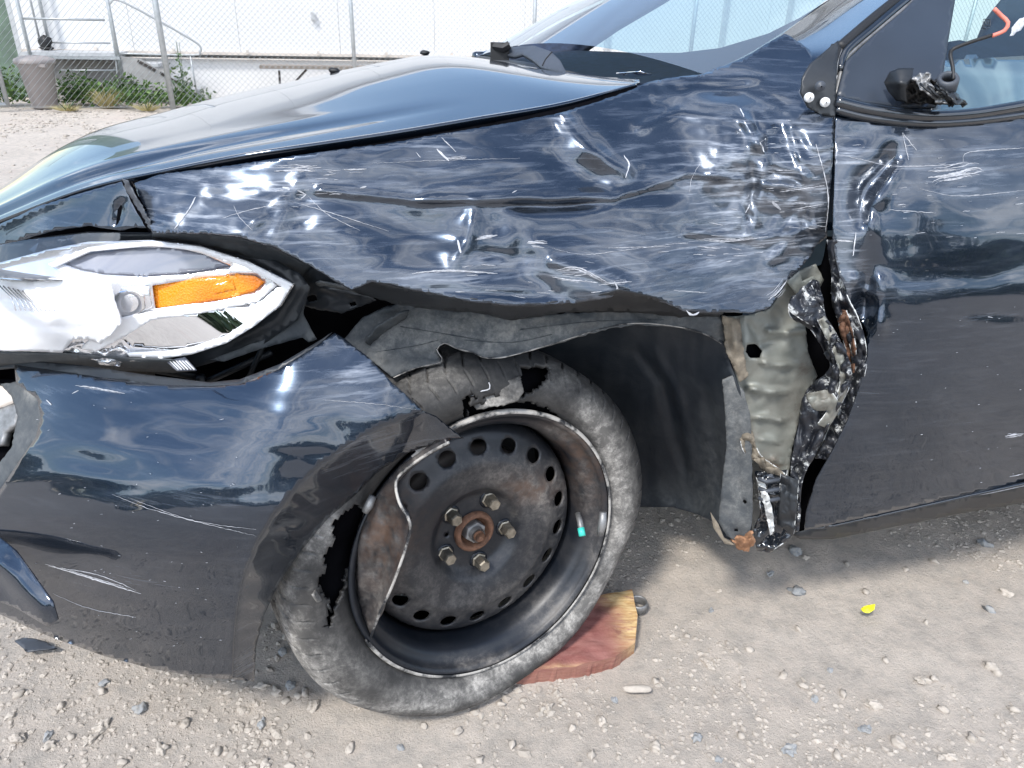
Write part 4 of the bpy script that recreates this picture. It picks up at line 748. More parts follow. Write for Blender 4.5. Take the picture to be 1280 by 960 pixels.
# --- hinge pillar (bare metal with ribs)
hpf = field([(905, 395, 1.02), (960, 385, 1.02), (1010, 330, 1.03), (1000, 420, 1.02), (1010, 470, 1.03), (920, 500, 1.01), (985, 530, 1.02), (930, 600, 1.0), (975, 600, 1.01), (950, 460, 1.0)],
            [('r', [(960, 413), (985, 416), (1008, 412)], 5, -.015), ('c', [(945, 452), (975, 456), (1000, 455)], 4, -.014), ('c', [(930, 484), (960, 489), (990, 489)], 4, -.014), ('c', [(938, 520), (965, 523), (985, 526)], 3.5, -.012), ('c', [(945, 548), (980, 553)], 3.5, -.007), ('c', [(960, 572), (980, 578)], 3, -.006), ('c', [(935, 400), (950, 430), (985, 425)], 4, .006)], ((40, 40, .006, 2.), (15, 20, .003, 8.)))
hg = sheet('hinge_pillar', [(902, 396), (935, 394), (962, 386), (975, 368), (984, 350), (1000, 338), (1020, 330), (1030, 350), (1018, 372), (1006, 400), (1010, 440), (1022, 470), (1010, 490), (1000, 520), (990, 560), (985, 600), (965, 592), (950, 585), (938, 562), (925, 530), (912, 480), (905, 440)], hpf, 'bare', car, 4, ([(934, 431), (945, 430), (953, 438), (950, 447), (938, 448), (932, 440)],), .002, .3, {'dust': blob([(1000, 520, 14, 40, .7), (925, 560, 20, 40, .6), (1005, 460, 10, 20, .5)], .12), 'rust': blob([(925, 560, 16, 30, .7), (960, 580, 20, 10, .7)], .06)})
sheet('pillar_cavity', [(925, 425), (958, 425), (958, 452), (925, 452)], lambda q: hpf(q)+.02, 'dark_void', hg, 8)
sheet('pillar_fold', [(984, 352), (1000, 338), (1003, 352), (1018, 345), (1022, 352), (1012, 358), (1004, 372), (996, 368), (990, 360)], lambda q: hpf(q)-.02+.0005*(q[:, 0]-1000), 'bare', hg, 3, (), .002, .3, {'dust': blob([], 0), 'rust': blob([], 0)})
sheet('pillar_gap', [(1034, 296), (1030, 320), (1022, 345), (1018, 356), (1030, 400), (1045, 440), (1050, 480), (1000, 600), (990, 664), (1012, 664), (1030, 590), (1070, 500), (1082, 430), (1062, 380), (1046, 330), (1041, 296)], field([(1034, 296, 1.04), (1045, 440, 1.06), (1000, 660, 1.05), (1082, 430, 1.05)]), 'dark_void', car, 7)
sheet('pillar_shade', [(985, 345), (1030, 330), (1075, 345), (1088, 420), (1085, 520), (1040, 600), (1010, 655), (975, 640), (960, 600), (985, 520), (1000, 440)], field([(985, 345, 1.09), (1075, 345, 1.08), (1085, 520, 1.08), (1000, 640, 1.08)]), 'dark_void', car, 10)  # black backing added, shade behind the strips put into its colour
# crushed strips between pillar and door
def ribbon(name, pts, mat, parent=car, nz=.008, seed=1., sub=4, edge='primer_edge', th=.002, attrs=None):
    """pts rows: left xy, right xy, left depth, right depth"""
    a = spl([(p[0], p[1], p[4]) for p in pts], sub*1.5); b_ = spl([(p[2], p[3], p[5]) for p in pts], -1)
    k = np.linspace(0, 1, max(24, len(a))); pa = np.array(pts, float); s = spl(pa, -max(6, int(110/len(pts)))); M = 13; V = []
    for row in s:
        for j in range(M):
            t_ = j/(M-1); x = row[0]+(row[2]-row[0])*t_; y = row[1]+(row[3]-row[1])*t_; Y = row[4]+(row[5]-row[4])*t_+nz*2.0*(abs(noise.noise((x/16, y/22, seed)))-.25)+nz*.7*(.25-abs(noise.noise((x/7, y/11, seed+5)))); V.append(P(x, y, Y))
    o = link(name, V, grid_faces(len(s), M), mat, parent, True, th, {'scuff_sheen': [.0]*len(V), 'dust': [.3]*len(V), 'rust': [.2]*len(V)})
    if edge:
        for jj in (0, M-1):
            m = MB(); L_ = [np.array(V[i*M+jj]) for i in range(len(s))]; k = len(L_); cuts = sorted({0, k-1, *[random.randrange(k) for _ in range(3)]})
            for c0, c1 in zip(cuts[:-1], cuts[1:]):
                if c1-c0 > 4 and random.random() < .75: q = L_[c0:c1]; m = MB(); m.tube(q, [.0006+.0014*abs(noise.noise((i*.7, seed, jj))) for i in range(len(q))], 5); m.build('chipped_edge', edge, o, True)
    return o
ribbon('crushed_strip', [(1015, 350, 1024, 352, 1.0, .99), (990, 378, 1028, 372, .985, .975), (988, 395, 1034, 400, .975, .965), (1012, 410, 1046, 420, .975, .96), (1030, 440, 1058, 448, .97, .955), (1036, 462, 1064, 470, .97, .955), (1008, 488, 1058, 492, .985, .955), (1000, 520, 1040, 525, .985, .96), (992, 560, 1020, 565, .98, .965), (988, 590, 1004, 600, .98, .97), (992, 640, 1000, 640, .98, .975), (990, 662, 998, 664, .98, .98)], 'chipped', nz=.016)
ribbon('crushed_strip', [(1018, 404, 1034, 400, .965, .955), (1030, 424, 1052, 430, .955, .945), (1040, 448, 1062, 452, .95, .94), (1040, 474, 1062, 478, .955, .94), (1030, 488, 1046, 500, .955, .95)], 'chipped', nz=.018, seed=4., edge='seal')
ribbon('crushed_strip', [(1034, 300, 1046, 300, 1.0, .99), (1040, 340, 1050, 340, 1.0, .985), (1040, 372, 1060, 372, .99, .975), (1048, 400, 1072, 396, .985, .965), (1062, 430, 1082, 430, .98, .962), (1064, 462, 1082, 462, .985, .965), (1050, 500, 1072, 500, .99, .968), (1034, 540, 1054, 545, .99, .972), (1020, 572, 1036, 576, .99, .975)], 'chipped', nz=.012, seed=7.)
ribbon('folded_sheet', [(990, 372, 1012, 352, .97, .985), (986, 386, 1022, 374, .955, .975), (1000, 398, 1030, 392, .955, .97), (1018, 408, 1036, 404, .96, .97)], 'chipped', nz=.008, seed=21.)
ribbon('folded_sheet', [(1022, 400, 1030, 396, .95, .955), (1034, 425, 1046, 420, .945, .95), (1046, 452, 1056, 448, .94, .945), (1050, 478, 1060, 474, .945, .95), (1040, 505, 1050, 508, .95, .955), (1022, 530, 1034, 535, .955, .96)], 'bare', nz=.007, seed=23.)
ribbon('folded_sheet', [(1008, 492, 1036, 486, .955, .945), (1012, 505, 1046, 500, .95, .94), (1020, 512, 1040, 512, .955, .95)], 'bare', nz=.006, seed=25.)
ribbon('rusted_strip', [(1046, 385, 1058, 388, .99, .975), (1050, 410, 1066, 412, .985, .97), (1058, 440, 1070, 440, .985, .97), (1062, 465, 1068, 466, .985, .975)], 'rust', nz=.012, seed=9.)
ribbon('torn_bracket', [(925, 545, 940, 540, .985, .98), (930, 565, 950, 568, .98, .975), (950, 580, 972, 585, .98, .975), (960, 590, 985, 596, .985, .98)], 'tan_foam', nz=.016, seed=2.)
ribbon('sill_end', [(944, 590, 984, 588, .99, .985), (948, 610, 982, 612, .98, .975), (950, 640, 984, 640, .985, .98), (942, 662, 990, 668, .99, .985), (946, 688, 962, 690, .99, .985)], 'seal', nz=.014, seed=3.)
ribbon('sill_end_strap', [(946, 600, 954, 596, .97, .965), (952, 620, 960, 618, .965, .96), (958, 645, 966, 642, .965, .96), (962, 668, 968, 664, .97, .965)], 'primer_edge', nz=.012, seed=12., edge=None)
ribbon('sill_end_pin', [(976, 592, 998, 600, .975, .97), (974, 625, 996, 630, .97, .965), (972, 655, 992, 668, .975, .97)], 'black_plastic', nz=.006, seed=13.)
for i in range(3):
    m = MB(); m.tube(pl([(948, 598+i*12, .965), (958, 602+i*12, .958), (974, 599+i*12, .962)]), .0035, 6); m.build('coil', 'grey_plastic', car, True)
# --- front door
df = field([(1045, 150, 1.05), (1045, 250, 1.005), (1055, 330, .985), (1080, 420, .972), (1040, 560, .97), (1008, 655, .985), (1100, 145, 1.055), (1160, 150, 1.068), (1160, 240, 1.02), (1160, 330, .995), (1160, 400, .985), (1160, 500, .985), (1160, 630, 1.02), (1330, 130, 1.14), (1330, 240, 1.09), (1330, 330, 1.065), (1330, 400, 1.055), (1330, 500, 1.06), (1330, 590, 1.09), (1240, 240, 1.05), (1240, 340, 1.022), (1240, 450, 1.016)],
           [('g', 1082, 235, 20, 34, 25, .014), ('c', [(1070, 290), (1080, 240), (1110, 205), (1120, 175)], 12, .012), ('c', [(1092, 300), (1088, 260), (1112, 225), (1128, 200)], 9, -.009), ('g', 1080, 380, 15, 42, 10, .030), ('c', [(1092, 330), (1100, 380), (1098, 430)], 12, -.008), ('g', 1068, 170, 20, 16, 0, .007), ('c', [(1066, 340), (1075, 360), (1100, 372)], 6, -.008), ('g', 1245, 390, 60, 12, 0, .003), ('s', [(1050, 348), (1150, 360), (1240, 352), (1340, 335)], 12, -.006)], ((120, 60, .0016, 1.),))
do = [(1044, 146), (1100, 153), (1150, 157), (1200, 155), (1280, 145), (1345, 136), (1345, 590), (1280, 602), (1200, 620), (1100, 642), (1006, 663), (1008, 640), (1020, 600), (1040, 565), (1060, 525), (1074, 485), (1084, 445), (1083, 415), (1074, 395), (1062, 382), (1058, 360), (1050, 345), (1044, 320), (1041, 297), (1043, 230)]
DS = blob([(1100, 205, 60, 14, .35), (1200, 215, 60, 12, .45), (1060, 250, 16, 90, .75), (1240, 190, 60, 8, .3), (1100, 190, 90, 5, .35), (1240, 240, 80, 6, .3), (1060, 340, 18, 30, .6), (1120, 365, 60, 10, .2), (1130, 180, 10, 14, .5), (1230, 395, 30, 4, .3), (1180, 220, 120, 60, .08)], .10)
dr = sheet('front_door', do, df, 'paint', car, 5, (), .002, .15, {'scuff_sheen': DS})
sheet('sill', [(1004, 664), (1100, 644), (1200, 622), (1280, 604), (1345, 592), (1345, 612), (1280, 628), (1200, 642), (1100, 662), (1040, 674), (1000, 674), (990, 668)], field([(1004, 664, 1.02), (1040, 676, 1.04), (1345, 592, 1.13), (1345, 612, 1.17), (1200, 630, 1.09)]), 'black_plastic', car, 7)
ribbon('sill_scrape', [(1180, 622, 1184, 626, 1.04, 1.04), (1210, 616, 1212, 621, 1.052, 1.052), (1240, 612, 1242, 616, 1.062, 1.062), (1290, 601, 1292, 605, 1.085, 1.085)], 'rawchip', nz=.003, edge=None, th=.001)
sheet('sill_crease_strip', [(1010, 661), (1100, 641), (1200, 619), (1345, 588), (1345, 593), (1200, 624), (1100, 646), (1030, 661)], field([(1010, 662, .99), (1100, 643, 1.005), (1200, 621, 1.03), (1345, 590, 1.085)]), 'seal', car, 6)
# belt mouldings
bel = lambda pts, Yo, mat, name, r: MB().tube(pl(np.c_[spl(pts, 8), df(spl(pts, 8))+Yo]), r, 8).build(name, mat, dr, True)
bel([(1044, 127), (1090, 138), (1150, 145), (1210, 143), (1280, 132), (1345, 120)], -.004, 'seal', 'belt_moulding', .0085)
bel([(1044, 137), (1090, 148), (1150, 154), (1210, 152), (1280, 143), (1345, 132)], -.002, 'seal', 'lower_moulding', .0055)
# sail panel, glass, frame
sf = field([(1045, 122, 1.06), (1150, 137, 1.075), (1100, 60, 1.12), (1190, 0, 1.22), (1140, 0, 1.19), (1180, 90, 1.11)])
sail = sheet('sail_panel', [(1046, 121), (1058, 76), (1090, 46), (1128, 14), (1150, -8), (1170, -26), (1198, -26), (1194, 0), (1184, 60), (1178, 100), (1170, 134), (1120, 133), (1075, 127)], sf, 'sail_plastic', dr, 7, (), .004)
for pts, r_, mt in (([(1045, 120), (1050, 96), (1057, 74), (1090, 44), (1128, 12), (1165, -20)], .0035, 'grey_steel'), ([(1050, 90), (1056, 66), (1090, 36), (1130, 2), (1160, -22)], .007, 'seal'), ([(1048, 60), (1090, 24), (1120, 0), (1145, -20)], .007, 'rubber'), ([(1036, 130), (1042, 95), (1050, 62)], .004, 'grey_steel'), ([(1032, 126), (1036, 95), (1046, 60)], .007, 'rubber')):
    s = spl(pts, 7); m = MB(); m.tube(pl(np.c_[s, sf(s)+.012]), r_, 8); m.build('door_seal', mt, dr, True)
gf = field([(1170, 134, 1.09), (1345, 120, 1.16), (1198, -30, 1.25), (1345, -30, 1.30), (1260, 60, 1.19)], [('g', 1250, 60, 60, 30, 10, .004)])
sheet('side_window', [(1176, 137), (1180, 90), (1187, 40), (1196, -28), (1345, -28), (1345, 122), (1280, 134), (1220, 139)], gf, 'side_glass', dr, 8, (), 0)
for i, pts in enumerate(([(1229, 24), (1238, 24), (1238, 32), (1229, 32), (1229, 24)], [(1232, 26), (1232, 30)], [(1235, 26), (1235, 30)], [(1229, 34), (1233, 36), (1237, 34)])):
    q = np.array(pts, float); m = MB(); m.tube(pl(np.c_[q, gf(q)-.001]), .0005, 4); m.build('etched_mark', 'grey_plastic', dr)
sheet('window_scuff', [(1262, 45), (1270, 28), (1300, 5), (1300, 14), (1276, 38)], lambda q: gf(q)-.0008, 'rawchip', dr, 5, (), .0005, 1.)
# mirror remains
mr = sheet('mirror_base', [(1105, 103), (1112, 90), (1124, 85), (1142, 85), (1140, 98), (1132, 112), (1133, 128), (1120, 126), (1110, 114)], field([(1105, 103, 1.075), (1142, 85, 1.06), (1132, 112, 1.045), (1120, 126, 1.06), (1124, 100, 1.05)], [('c', [(1106, 104), (1136, 104)], 4, -.003)]), 'black_plastic', dr, 3)
sheet('mirror_socket', [(1132, 110), (1140, 98), (1150, 94), (1170, 100), (1190, 118), (1208, 131), (1180, 131), (1150, 130), (1134, 128)], field([(1132, 110, 1.06), (1170, 100, 1.05), (1208, 131, 1.04), (1150, 120, 1.07)], (), ((8, 6, .016, 3.),)), 'rubber', mr, 2.6, (), .003, .6)
sheet('mirror_shell_shard', [(1140, 98), (1150, 91), (1164, 92), (1162, 102), (1176, 116), (1184, 128), (1170, 127), (1152, 112)], field([(1140, 98, 1.04), (1164, 92, 1.035), (1184, 128, 1.03), (1160, 108, 1.03)], (), ((7, 6, .012, 5.),)), 'grey_steel', mr, 2.6, (), .002, .5)
sheet('mirror_shell_shard', [(1168, 100), (1178, 104), (1196, 116), (1207, 129), (1196, 130), (1182, 116)], field([(1168, 100, 1.03), (1207, 129, 1.025)], (), ((7, 6, .010, 8.),)), 'black_plastic', mr, 2.6, (), .002, .5)
c = P(1186, 96, 1.03); d = P(1182, 110, 1.04)-c; d /= np.linalg.norm(d); e1 = np.cross(d, up); e1 /= np.linalg.norm(e1)
m = MB(); m.rev([(.0135, .02), (.0135, .004), (.011, 0), (.008, .001), (.007, .012)], c, e1, np.cross(d, e1), d, 20); m.build('pivot_ring', 'grey_plastic', mr, True, .001)
for i in range(5):
    m = MB(); m.tube(pl([(1150+i*9, 104+i*2, 1.03), (1160+i*9, 114+i*2+U(-3, 3), 1.02), (1172+i*8, 122+i, 1.03)]), .0016, 5); m.build('mirror_rib', 'black_plastic', mr, True)
m = MB(); m.tube(pl(spl([(1192, 100, 1.03), (1191, 84, 1.04), (1188, 68, 1.05), (1192, 61, 1.05), (1212, 53, 1.05), (1240, 44, 1.05)], 4)), .0024, 7); m.build('mirror_cable', 'rubber', mr, True)
m = MB(); m.tube(pl(spl([(1240, 45, 1.05), (1256, 38, 1.045), (1260, 28, 1.045), (1252, 20, 1.05), (1243, 11, 1.05)], 4)), [.0032]*7+[.0012]*20 if False else .0026, 7); m.build('cable_end', 'red_wire', mr, True)
# fender mount with white clips at the pillar foot
cf = field([(1001, 100, 1.06), (1043, 100, 1.06), (1020, 140, 1.05), (1035, 60, 1.09)])
sheet('pillar_foot', [(1003, 96), (1012, 80), (1024, 70), (1038, 58), (1048, 50), (1046, 90), (1044, 146), (1028, 144), (1010, 134), (1001, 116)], cf, 'black_plastic', car, 4, (), .003, 0)
for x, y, r_, mt in ((1012, 122, 5.6, 'white_clip'), (1032, 128, 5.6, 'white_clip'), (1026, 108, 6, 'grey_plastic')):
    m = MB(); V = P(x, y, 1.042); m.rev([(r_*.0011, .004), (r_*.0011, 0), (r_*.0009, -.002), (.001, -.0025)], V, np.array([1., 0, 0]), up, np.array([0, 1., 0]), 20, close=True); m.build('clip', mt, car, True)
# A pillar
apf = [[(870, 97, 1.26), (930, 70, 1.28), (985, 36, 1.37), (1040, -2, 1.50), (1110, -50, 1.68)], [(885, 100, 1.25), (960, 72, 1.24), (1010, 45, 1.30), (1070, 0, 1.42), (1140, -50, 1.58)], [(1000, 112, 1.20), (1026, 80, 1.15), (1050, 55, 1.16), (1120, -4, 1.29), (1175, -50, 1.40)]]
apw = [pl(spl(np.array(r), -3)) for r in apf]; apw = [np.r_[q, [q[-1]+(q[-1]-q[-4])*1.1]] for q in apw]
loft('a_pillar', apw, 'paint', car, 40, 8, .003, {'scuff_sheen': blob([(880, 95, 30, 6, .5)], .05)})
# windshield and what is behind it
wb0, wb1 = pl([(592, 73, 1.98)])[0], pl([(905, 102, 1.19)])[0]; wt0, wt1 = pl([(862, -62, 2.75)])[0], pl([(1135, -56, 1.66)])[0]; wt0 = wb0+(wt0-wb0)*1.35; wt1 = wb1+(wt1-wb1)*1.5; wrow = []
for t_ in np.linspace(0, 1, 9):
    a, b = wb0+(wt0-wb0)*t_, wb1+(wt1-wb1)*t_; k = np.linspace(0, 1, 17)[:, None]; nb = np.cross(b-a, wt1-wb1); nb /= np.linalg.norm(nb); nb *= -np.sign(nb[1])
    wrow.append(a+(b-a)*k+nb*(.045*4*k*(1-k))*(1+.0*t_)+nb*.02*math.sin(math.pi*t_))
loft('windshield', wrow, 'windshield_glass', car, 40, 4, .0)
m = MB(); s = spl([(594, 71, 2.0), (622, 66, 2.08), (680, 30, 2.33), (745, -2, 2.58), (860, -54, 2.93)], 12); m.tube(pl(s), .012, 8); m.build('far_a_pillar', 'paint', car, True)
dh = sheet('dashboard', [(596, 78), (650, 66), (722, 63), (800, 66), (850, 66), (900, 60), (960, 42), (1000, 22), (1045, -6), (1060, 0), (1010, 60), (900, 98), (800, 108), (730, 106), (650, 94)], field([(600, 78, 2.2), (722, 63, 2.3), (850, 66, 2.0), (1045, -6, 1.75), (1010, 60, 1.32), (800, 108, 1.32), (650, 94, 1.75)]), 'dash', car, 9, (), .01)
sheet('dash_vent', [(770, 92), (800, 90), (815, 94), (790, 97)], field([(770, 92, 1.38), (815, 94, 1.33)]), 'chrome', car, 6)
sheet('far_pillar_trim', [(604, 76), (722, 66), (775, 31), (832, -2), (905, -52), (868, -52), (752, 4), (700, 28), (640, 62)], field([(600, 84, 2.5), (722, 64, 2.5), (830, 0, 2.75), (760, -50, 2.9)]), 'dash', car, 12, (), .02)
wf2 = field([(632, 66, 1.52), (655, 57, 1.50), (680, 62, 1.40), (700, 76, 1.33), (708, 93, 1.28), (676, 86, 1.34), (650, 74, 1.43)])
wc_ = sheet('wiper_pivot_cover', [(630, 68), (634, 60), (650, 57), (668, 57), (688, 64), (700, 75), (709, 92), (696, 90), (684, 86), (676, 84), (664, 74), (652, 67), (642, 70)], wf2, 'grey_plastic', car, 4, (), .006)
m = MB(); m.tube(pl(np.c_[spl([(690, 65), (682, 74), (678, 82)], 3), wf2(spl([(690, 65), (682, 74), (678, 82)], 3))-.001]), .0012, 5); m.build('cover_seam', 'rubber', wc_)
m = MB(); m.box(P(625, 64, 1.52), (.035, .03, .03)); m.tube(pl([(618, 58, 1.51), (630, 60, 1.5), (637, 56, 1.5)]), .008, 6); m.build('wiper_arm_stub', 'rubber', car)
m = MB(); m.tube(pl([(600, 74, 1.85), (655, 82, 1.60), (720, 96, 1.40)]), .008, 6); m.build('cowl_seal', 'black_plastic', car, True)
# cabin: seat seen through the side glass, roof, far side
sheet('seat_back', [(1186, 52), (1200, 50), (1216, 54), (1238, 36), (1252, 0), (1262, -14), (1300, -20), (1345, -8), (1345, 70), (1260, 76), (1186, 78)], field([(1186, 52, 1.5), (1345, -30, 1.8), (1260, 76, 1.5), (1345, 70, 1.55)]), 'seat', car, 10, (), .05)
sheet('inner_trim_sheen', [(1170, 76), (1345, 66), (1345, 160), (1170, 160)], field([(1170, 76, 1.35), (1345, 66, 1.5), (1345, 160, 1.22), (1170, 160, 1.2)]), 'lens_grey', car, 12, (), .02)  # pale grey sheet painting in the cloud reflection low on the side glass
cy_ = math.radians(12); a1_ = np.array([math.cos(cy_), math.sin(cy_), 0]); a2_ = np.array([-a1_[1], a1_[0], 0]); base = np.array([.55, 1.06, 0]); cax = (a1_, a2_, up)
def cb_(name, u0, u1, v0, v1, z0, z1, mat): m = MB(); m.box(base+a1_*(u0+u1)/2+a2_*(v0+v1)/2+up*(z0+z1)/2, (u1-u0, v1-v0, z1-z0), cax); return m.build(name, mat, car)
cb_('underbody', .0, 3.2, .12, 1.6, .20, .28, 'black_plastic')
cb_('engine_block', -1.15, -.25, .45, 1.45, .22, .62, 'dark_void')
cb_('bulkhead', -.25, .1, .55, 1.6, .24, .74, 'dark_void')
cb_('far_side_panel', -.2, 3.2, 1.66, 1.74, .22, .80, 'paint'); cb_('near_inner_panel', .9, 3.2, .05, .12, .26, .80, 'dark_void')
cb_('rear_bulkhead', 3.1, 3.2, .1, 1.66, .24, .95, 'dark_void')
m = MB(); m.rev([(.2, -.1), (.3, -.1), (.31, -.05), (.31, .05), (.3, .1), (.2, .1)], base+a1_*-.55+a2_*1.5+up*.30, a1_, up, a2_, 40); m.build('far_tyre', 'rubber', car, True)
# --- the rest of the body beyond the frame
def strip_(name, prof, steps, mat, thick=.002): return loft(name, [prof+np.array(s_) for s_ in steps], mat, car, 30, 6, thick)
ys_ = np.linspace(137, 591, 12); q = np.c_[np.full(12, 1338.), ys_]; pr = pl(np.c_[q, df(q)+.003])
strip_('rear_door', pr, [a1_*s_+a2_*(.02*s_*s_) for s_ in (0, .25, .6, 1.1, 1.7, 2.3)], 'paint')
ys_ = np.linspace(-28, 124, 5); q = np.c_[np.full(5, 1341.), ys_]; pg = pl(np.c_[q, gf(q)])
top_ = pg[0]+(pg[0]-pg[1])*1.0; lift = (1.36-pg[0][2])/max(.05, pg[0][2]-pg[1][2]); tp_ = pg[0]+(pg[0]-pg[1])*min(lift, 8)*np.array([.2, .5, 1.])
pg = np.r_[[tp_], pg]
strip_('rear_window', pg, [a1_*s_+a2_*(.03*s_*s_) for s_ in (0, .3, .8, 1.4)], 'side_glass', 0)
A_ = apw[2][-1]; m = MB(); m.tube([A_, (A_+tp_)/2+up*.02, tp_+up*.01, tp_+a1_*.8, tp_+a1_*1.6-up*.05], .022, 8); m.build('roof_rail', 'paint', car, True)
T1, T0 = wrow[-1][-1], wrow[-1][0]; strip_('roof', np.array([T1, T1*.6+T0*.4+up*.02, T1*.3+T0*.7+up*.02, T0]), [np.zeros(3), a1_*.3+up*.02, a1_*.9+up*.02, a1_*1.7-up*.05], 'paint')
q1 = pl([(1192, -30, 1.25), (1260, -30, 1.28), (1338, -30, 1.30)]); strip_('upper_window', q1, [np.zeros(3), (tp_-q1[-1])*.5, tp_-q1[-1]], 'side_glass', 0)
nose = pl([(-92, 316, 1.06), (-92, 400, .97), (-92, 480, .94), (-92, 560, .87), (-92, 660, .81), (-92, 738, .80)])
strip_('nose_panel', nose, [np.zeros(3), np.array([-.06, .16, 0]), np.array([-.07, .50, 0]), np.array([-.0, 1.0, 0]), np.array([.15, 1.4, 0])], 'paint')
# --- chips and scratches: raw bright marks a hair proud of the paint
def scratches(name, fld, lst, parent, wid=.62):
    m = MB()
    lst = list(lst); ext = []
    for pts, w_ in lst:
        if w_ >= 1.5 and abs(pts[0][0]-pts[-1][0]) > 22:
            for _ in range(int(w_*2.5)): o_ = RNG.normal(0, w_*.9, 2); k_ = random.random()*.5+.4; p_ = np.array(pts, float); ce = p_.mean(0)+RNG.normal(0, 3, 2)*(1, .2); ext.append(((ce+(p_-p_.mean(0))*k_+o_).tolist(), w_*.35))
    for pts, w_ in lst+ext:
        s = spl(pts, 3.); n = len(s)
        for i in range(1, n-1): s[i] += RNG.normal(0, .25, 2)
        Y = fld(s)-.0009; wv = [w_*wid*(.25+.75*math.sin(math.pi*(i+.3)/(n-.4)))*(.6+.8*random.random()) for i in range(n)]
        d = np.gradient(s, axis=0); d /= np.linalg.norm(d, axis=1)[:, None]+1e-9; nn = np.c_[-d[:, 1], d[:, 0]]; a = s+nn*np.array(wv)[:, None]*.5; b = s-nn*np.array(wv)[:, None]*.5
        V = np.concatenate([P(a[:, 0], a[:, 1], Y), P(b[:, 0], b[:, 1], Y)]); m.add(V, [(i, i+1, n+i+1, n+i) for i in range(n-1)])
    o = m.build(name, 'rawchip', parent, False); o['kind'] = 'stuff'; return o
L1 = [([(343, 214), (370, 213), (394, 214)], 3.), ([(372, 209), (390, 208)], 2.), ([(430, 212), (458, 211)], 2.), ([(353, 234), (362, 237)], 5), ([(372, 238), (382, 243), (376, 248)], 4.), ([(365, 252), (420, 268), (486, 289)], 1.), ([(385, 245), (410, 268), (450, 288)], 1.), ([(292, 257), (300, 272), (316, 288)], 1.), ([(277, 273), (310, 263), (352, 255)], 1.3), ([(236, 262), (224, 278), (218, 286)], 3.), ([(245, 246), (236, 262)], 2.5), ([(546, 186), (556, 196), (561, 201)], 5.), ([(556, 198), (582, 197)], 2.2), ([(552, 172), (570, 190)], 1.6), ([(520, 190), (526, 197)], 1.4), ([(465, 204), (560, 200), (650, 198)], .6), ([(450, 235), (458, 233)], 3), ([(640, 241), (646, 238)], 2),
      ([(500, 360), (600, 359), (650, 361)], 2.), ([(515, 342), (560, 338), (622, 342)], 3.), ([(506, 350), (512, 362)], 5), ([(596, 298), (622, 294)], 3.), ([(660, 302), (684, 304)], 3), ([(572, 300), (576, 316)], 4), ([(695, 338), (720, 334), (745, 345), (758, 352)], 2), ([(690, 346), (715, 350), (740, 352)], 2), ([(748, 356), (790, 352)], 2.2), ([(768, 352), (772, 362), (762, 368)], 5), ([(690, 310), (730, 318), (800, 310), (880, 300)], .8), ([(700, 144), (706, 152)], 5), ([(780, 194), (786, 206), (782, 222)], 3.),
      ([(870, 299), (905, 302), (960, 296)], 1.6), ([(872, 308), (900, 311)], 1.6), ([(760, 310), (838, 308)], 1.2), ([(842, 363), (884, 366)], 1.4), ([(858, 388), (866, 394), (874, 390)], 4), ([(965, 252), (976, 262)], 5), ([(940, 250), (932, 266)], 2), ([(1000, 306), (1030, 307)], 3.), ([(980, 310), (1020, 312)], 2.), ([(885, 190), (866, 220), (862, 240)], .7), ([(975, 240), (1030, 232)], 1.6), ([(990, 262), (1030, 255)], 1.5), ([(1020, 180), (1035, 240), (1032, 290)], 2.2), ([(925, 135), (930, 146)], 3), ([(950, 178), (955, 190)], 3), ([(960, 375), (972, 366), (984, 350)], 2.), ([(1004, 336), (1020, 308), (1032, 298)], 1.6), ([(500, 356), (512, 372)], 3)]
for i in range(110):
    x, y = random.choice([(U(860, 1030), U(180, 330)), (U(500, 780), U(320, 370)), (U(340, 420), U(205, 260)), (U(760, 960), U(285, 330)), (U(950, 1035), U(150, 300))]); l = U(4, 18); a = U(-.15, .2); L1.append(([(x, y), (x+l, y+l*a)], U(.5, 1.5)))
fo_a = np.array(fo, float); L1 = [s for s in L1 if inside(np.array([s[0][0], s[0][-1]], float), fo_a).all()]
scratches('fender_scratch', ff, L1, car)
L2 = [([(1160, 222), (1190, 218), (1216, 210), (1228, 212)], 4.), ([(1165, 228), (1180, 222), (1230, 214)], 2.), ([(1160, 214), (1200, 212)], 1.5), ([(1044, 192), (1080, 200), (1124, 208), (1220, 204)], 1.2), ([(1100, 213), (1119, 195)], 1.2), ([(1204, 202), (1212, 190), (1280, 185)], 1.4), ([(1150, 236), (1200, 245), (1280, 238)], .9), ([(1128, 166), (1146, 188)], 1.2), ([(1128, 166), (1136, 200)], 1.), ([(1110, 262), (1170, 266)], 1.2), ([(1235, 396), (1241, 397)], 2), ([(1262, 596), (1279, 592)], 1.), ([(1256, 545), (1280, 542)], 2), ([(1046, 300), (1066, 302)], 3), ([(1070, 290), (1066, 320)], 2)]
for i in range(70):
    x, y = U(1050, 1275), U(165, 300) if i < 40 else U(380, 610); l = U(2, 12) if i < 40 else U(.8, 2.5); L2.append(([(x, y), (x+l, y-l*.1)], U(.4, 1.3)))
L2 = [s for s in L2 if inside(np.array([s[0][0], s[0][-1]], float), np.array(do, float)).all()]
scratches('door_scratch', df, L2, dr)
L3 = [([(56, 705), (110, 722), (176, 742)], 1.8), ([(60, 708), (120, 718), (170, 738)], 1.), ([(66, 742), (110, 760), (170, 772)], 1.), ([(94, 482), (120, 485), (156, 492)], 1.6), ([(58, 500), (64, 506)], 3), ([(140, 618), (200, 640), (320, 670)], .8), ([(160, 622), (240, 650), (320, 662)], .7), ([(90, 492), (98, 488)], 2), ([(404, 500), (470, 505), (520, 512)], .8)]
for i in range(60): x, y = U(20, 300), U(500, 810); L3.append(([(x, y), (x+U(1, 3), y+U(-1, 1))], U(.5, 1.1)))
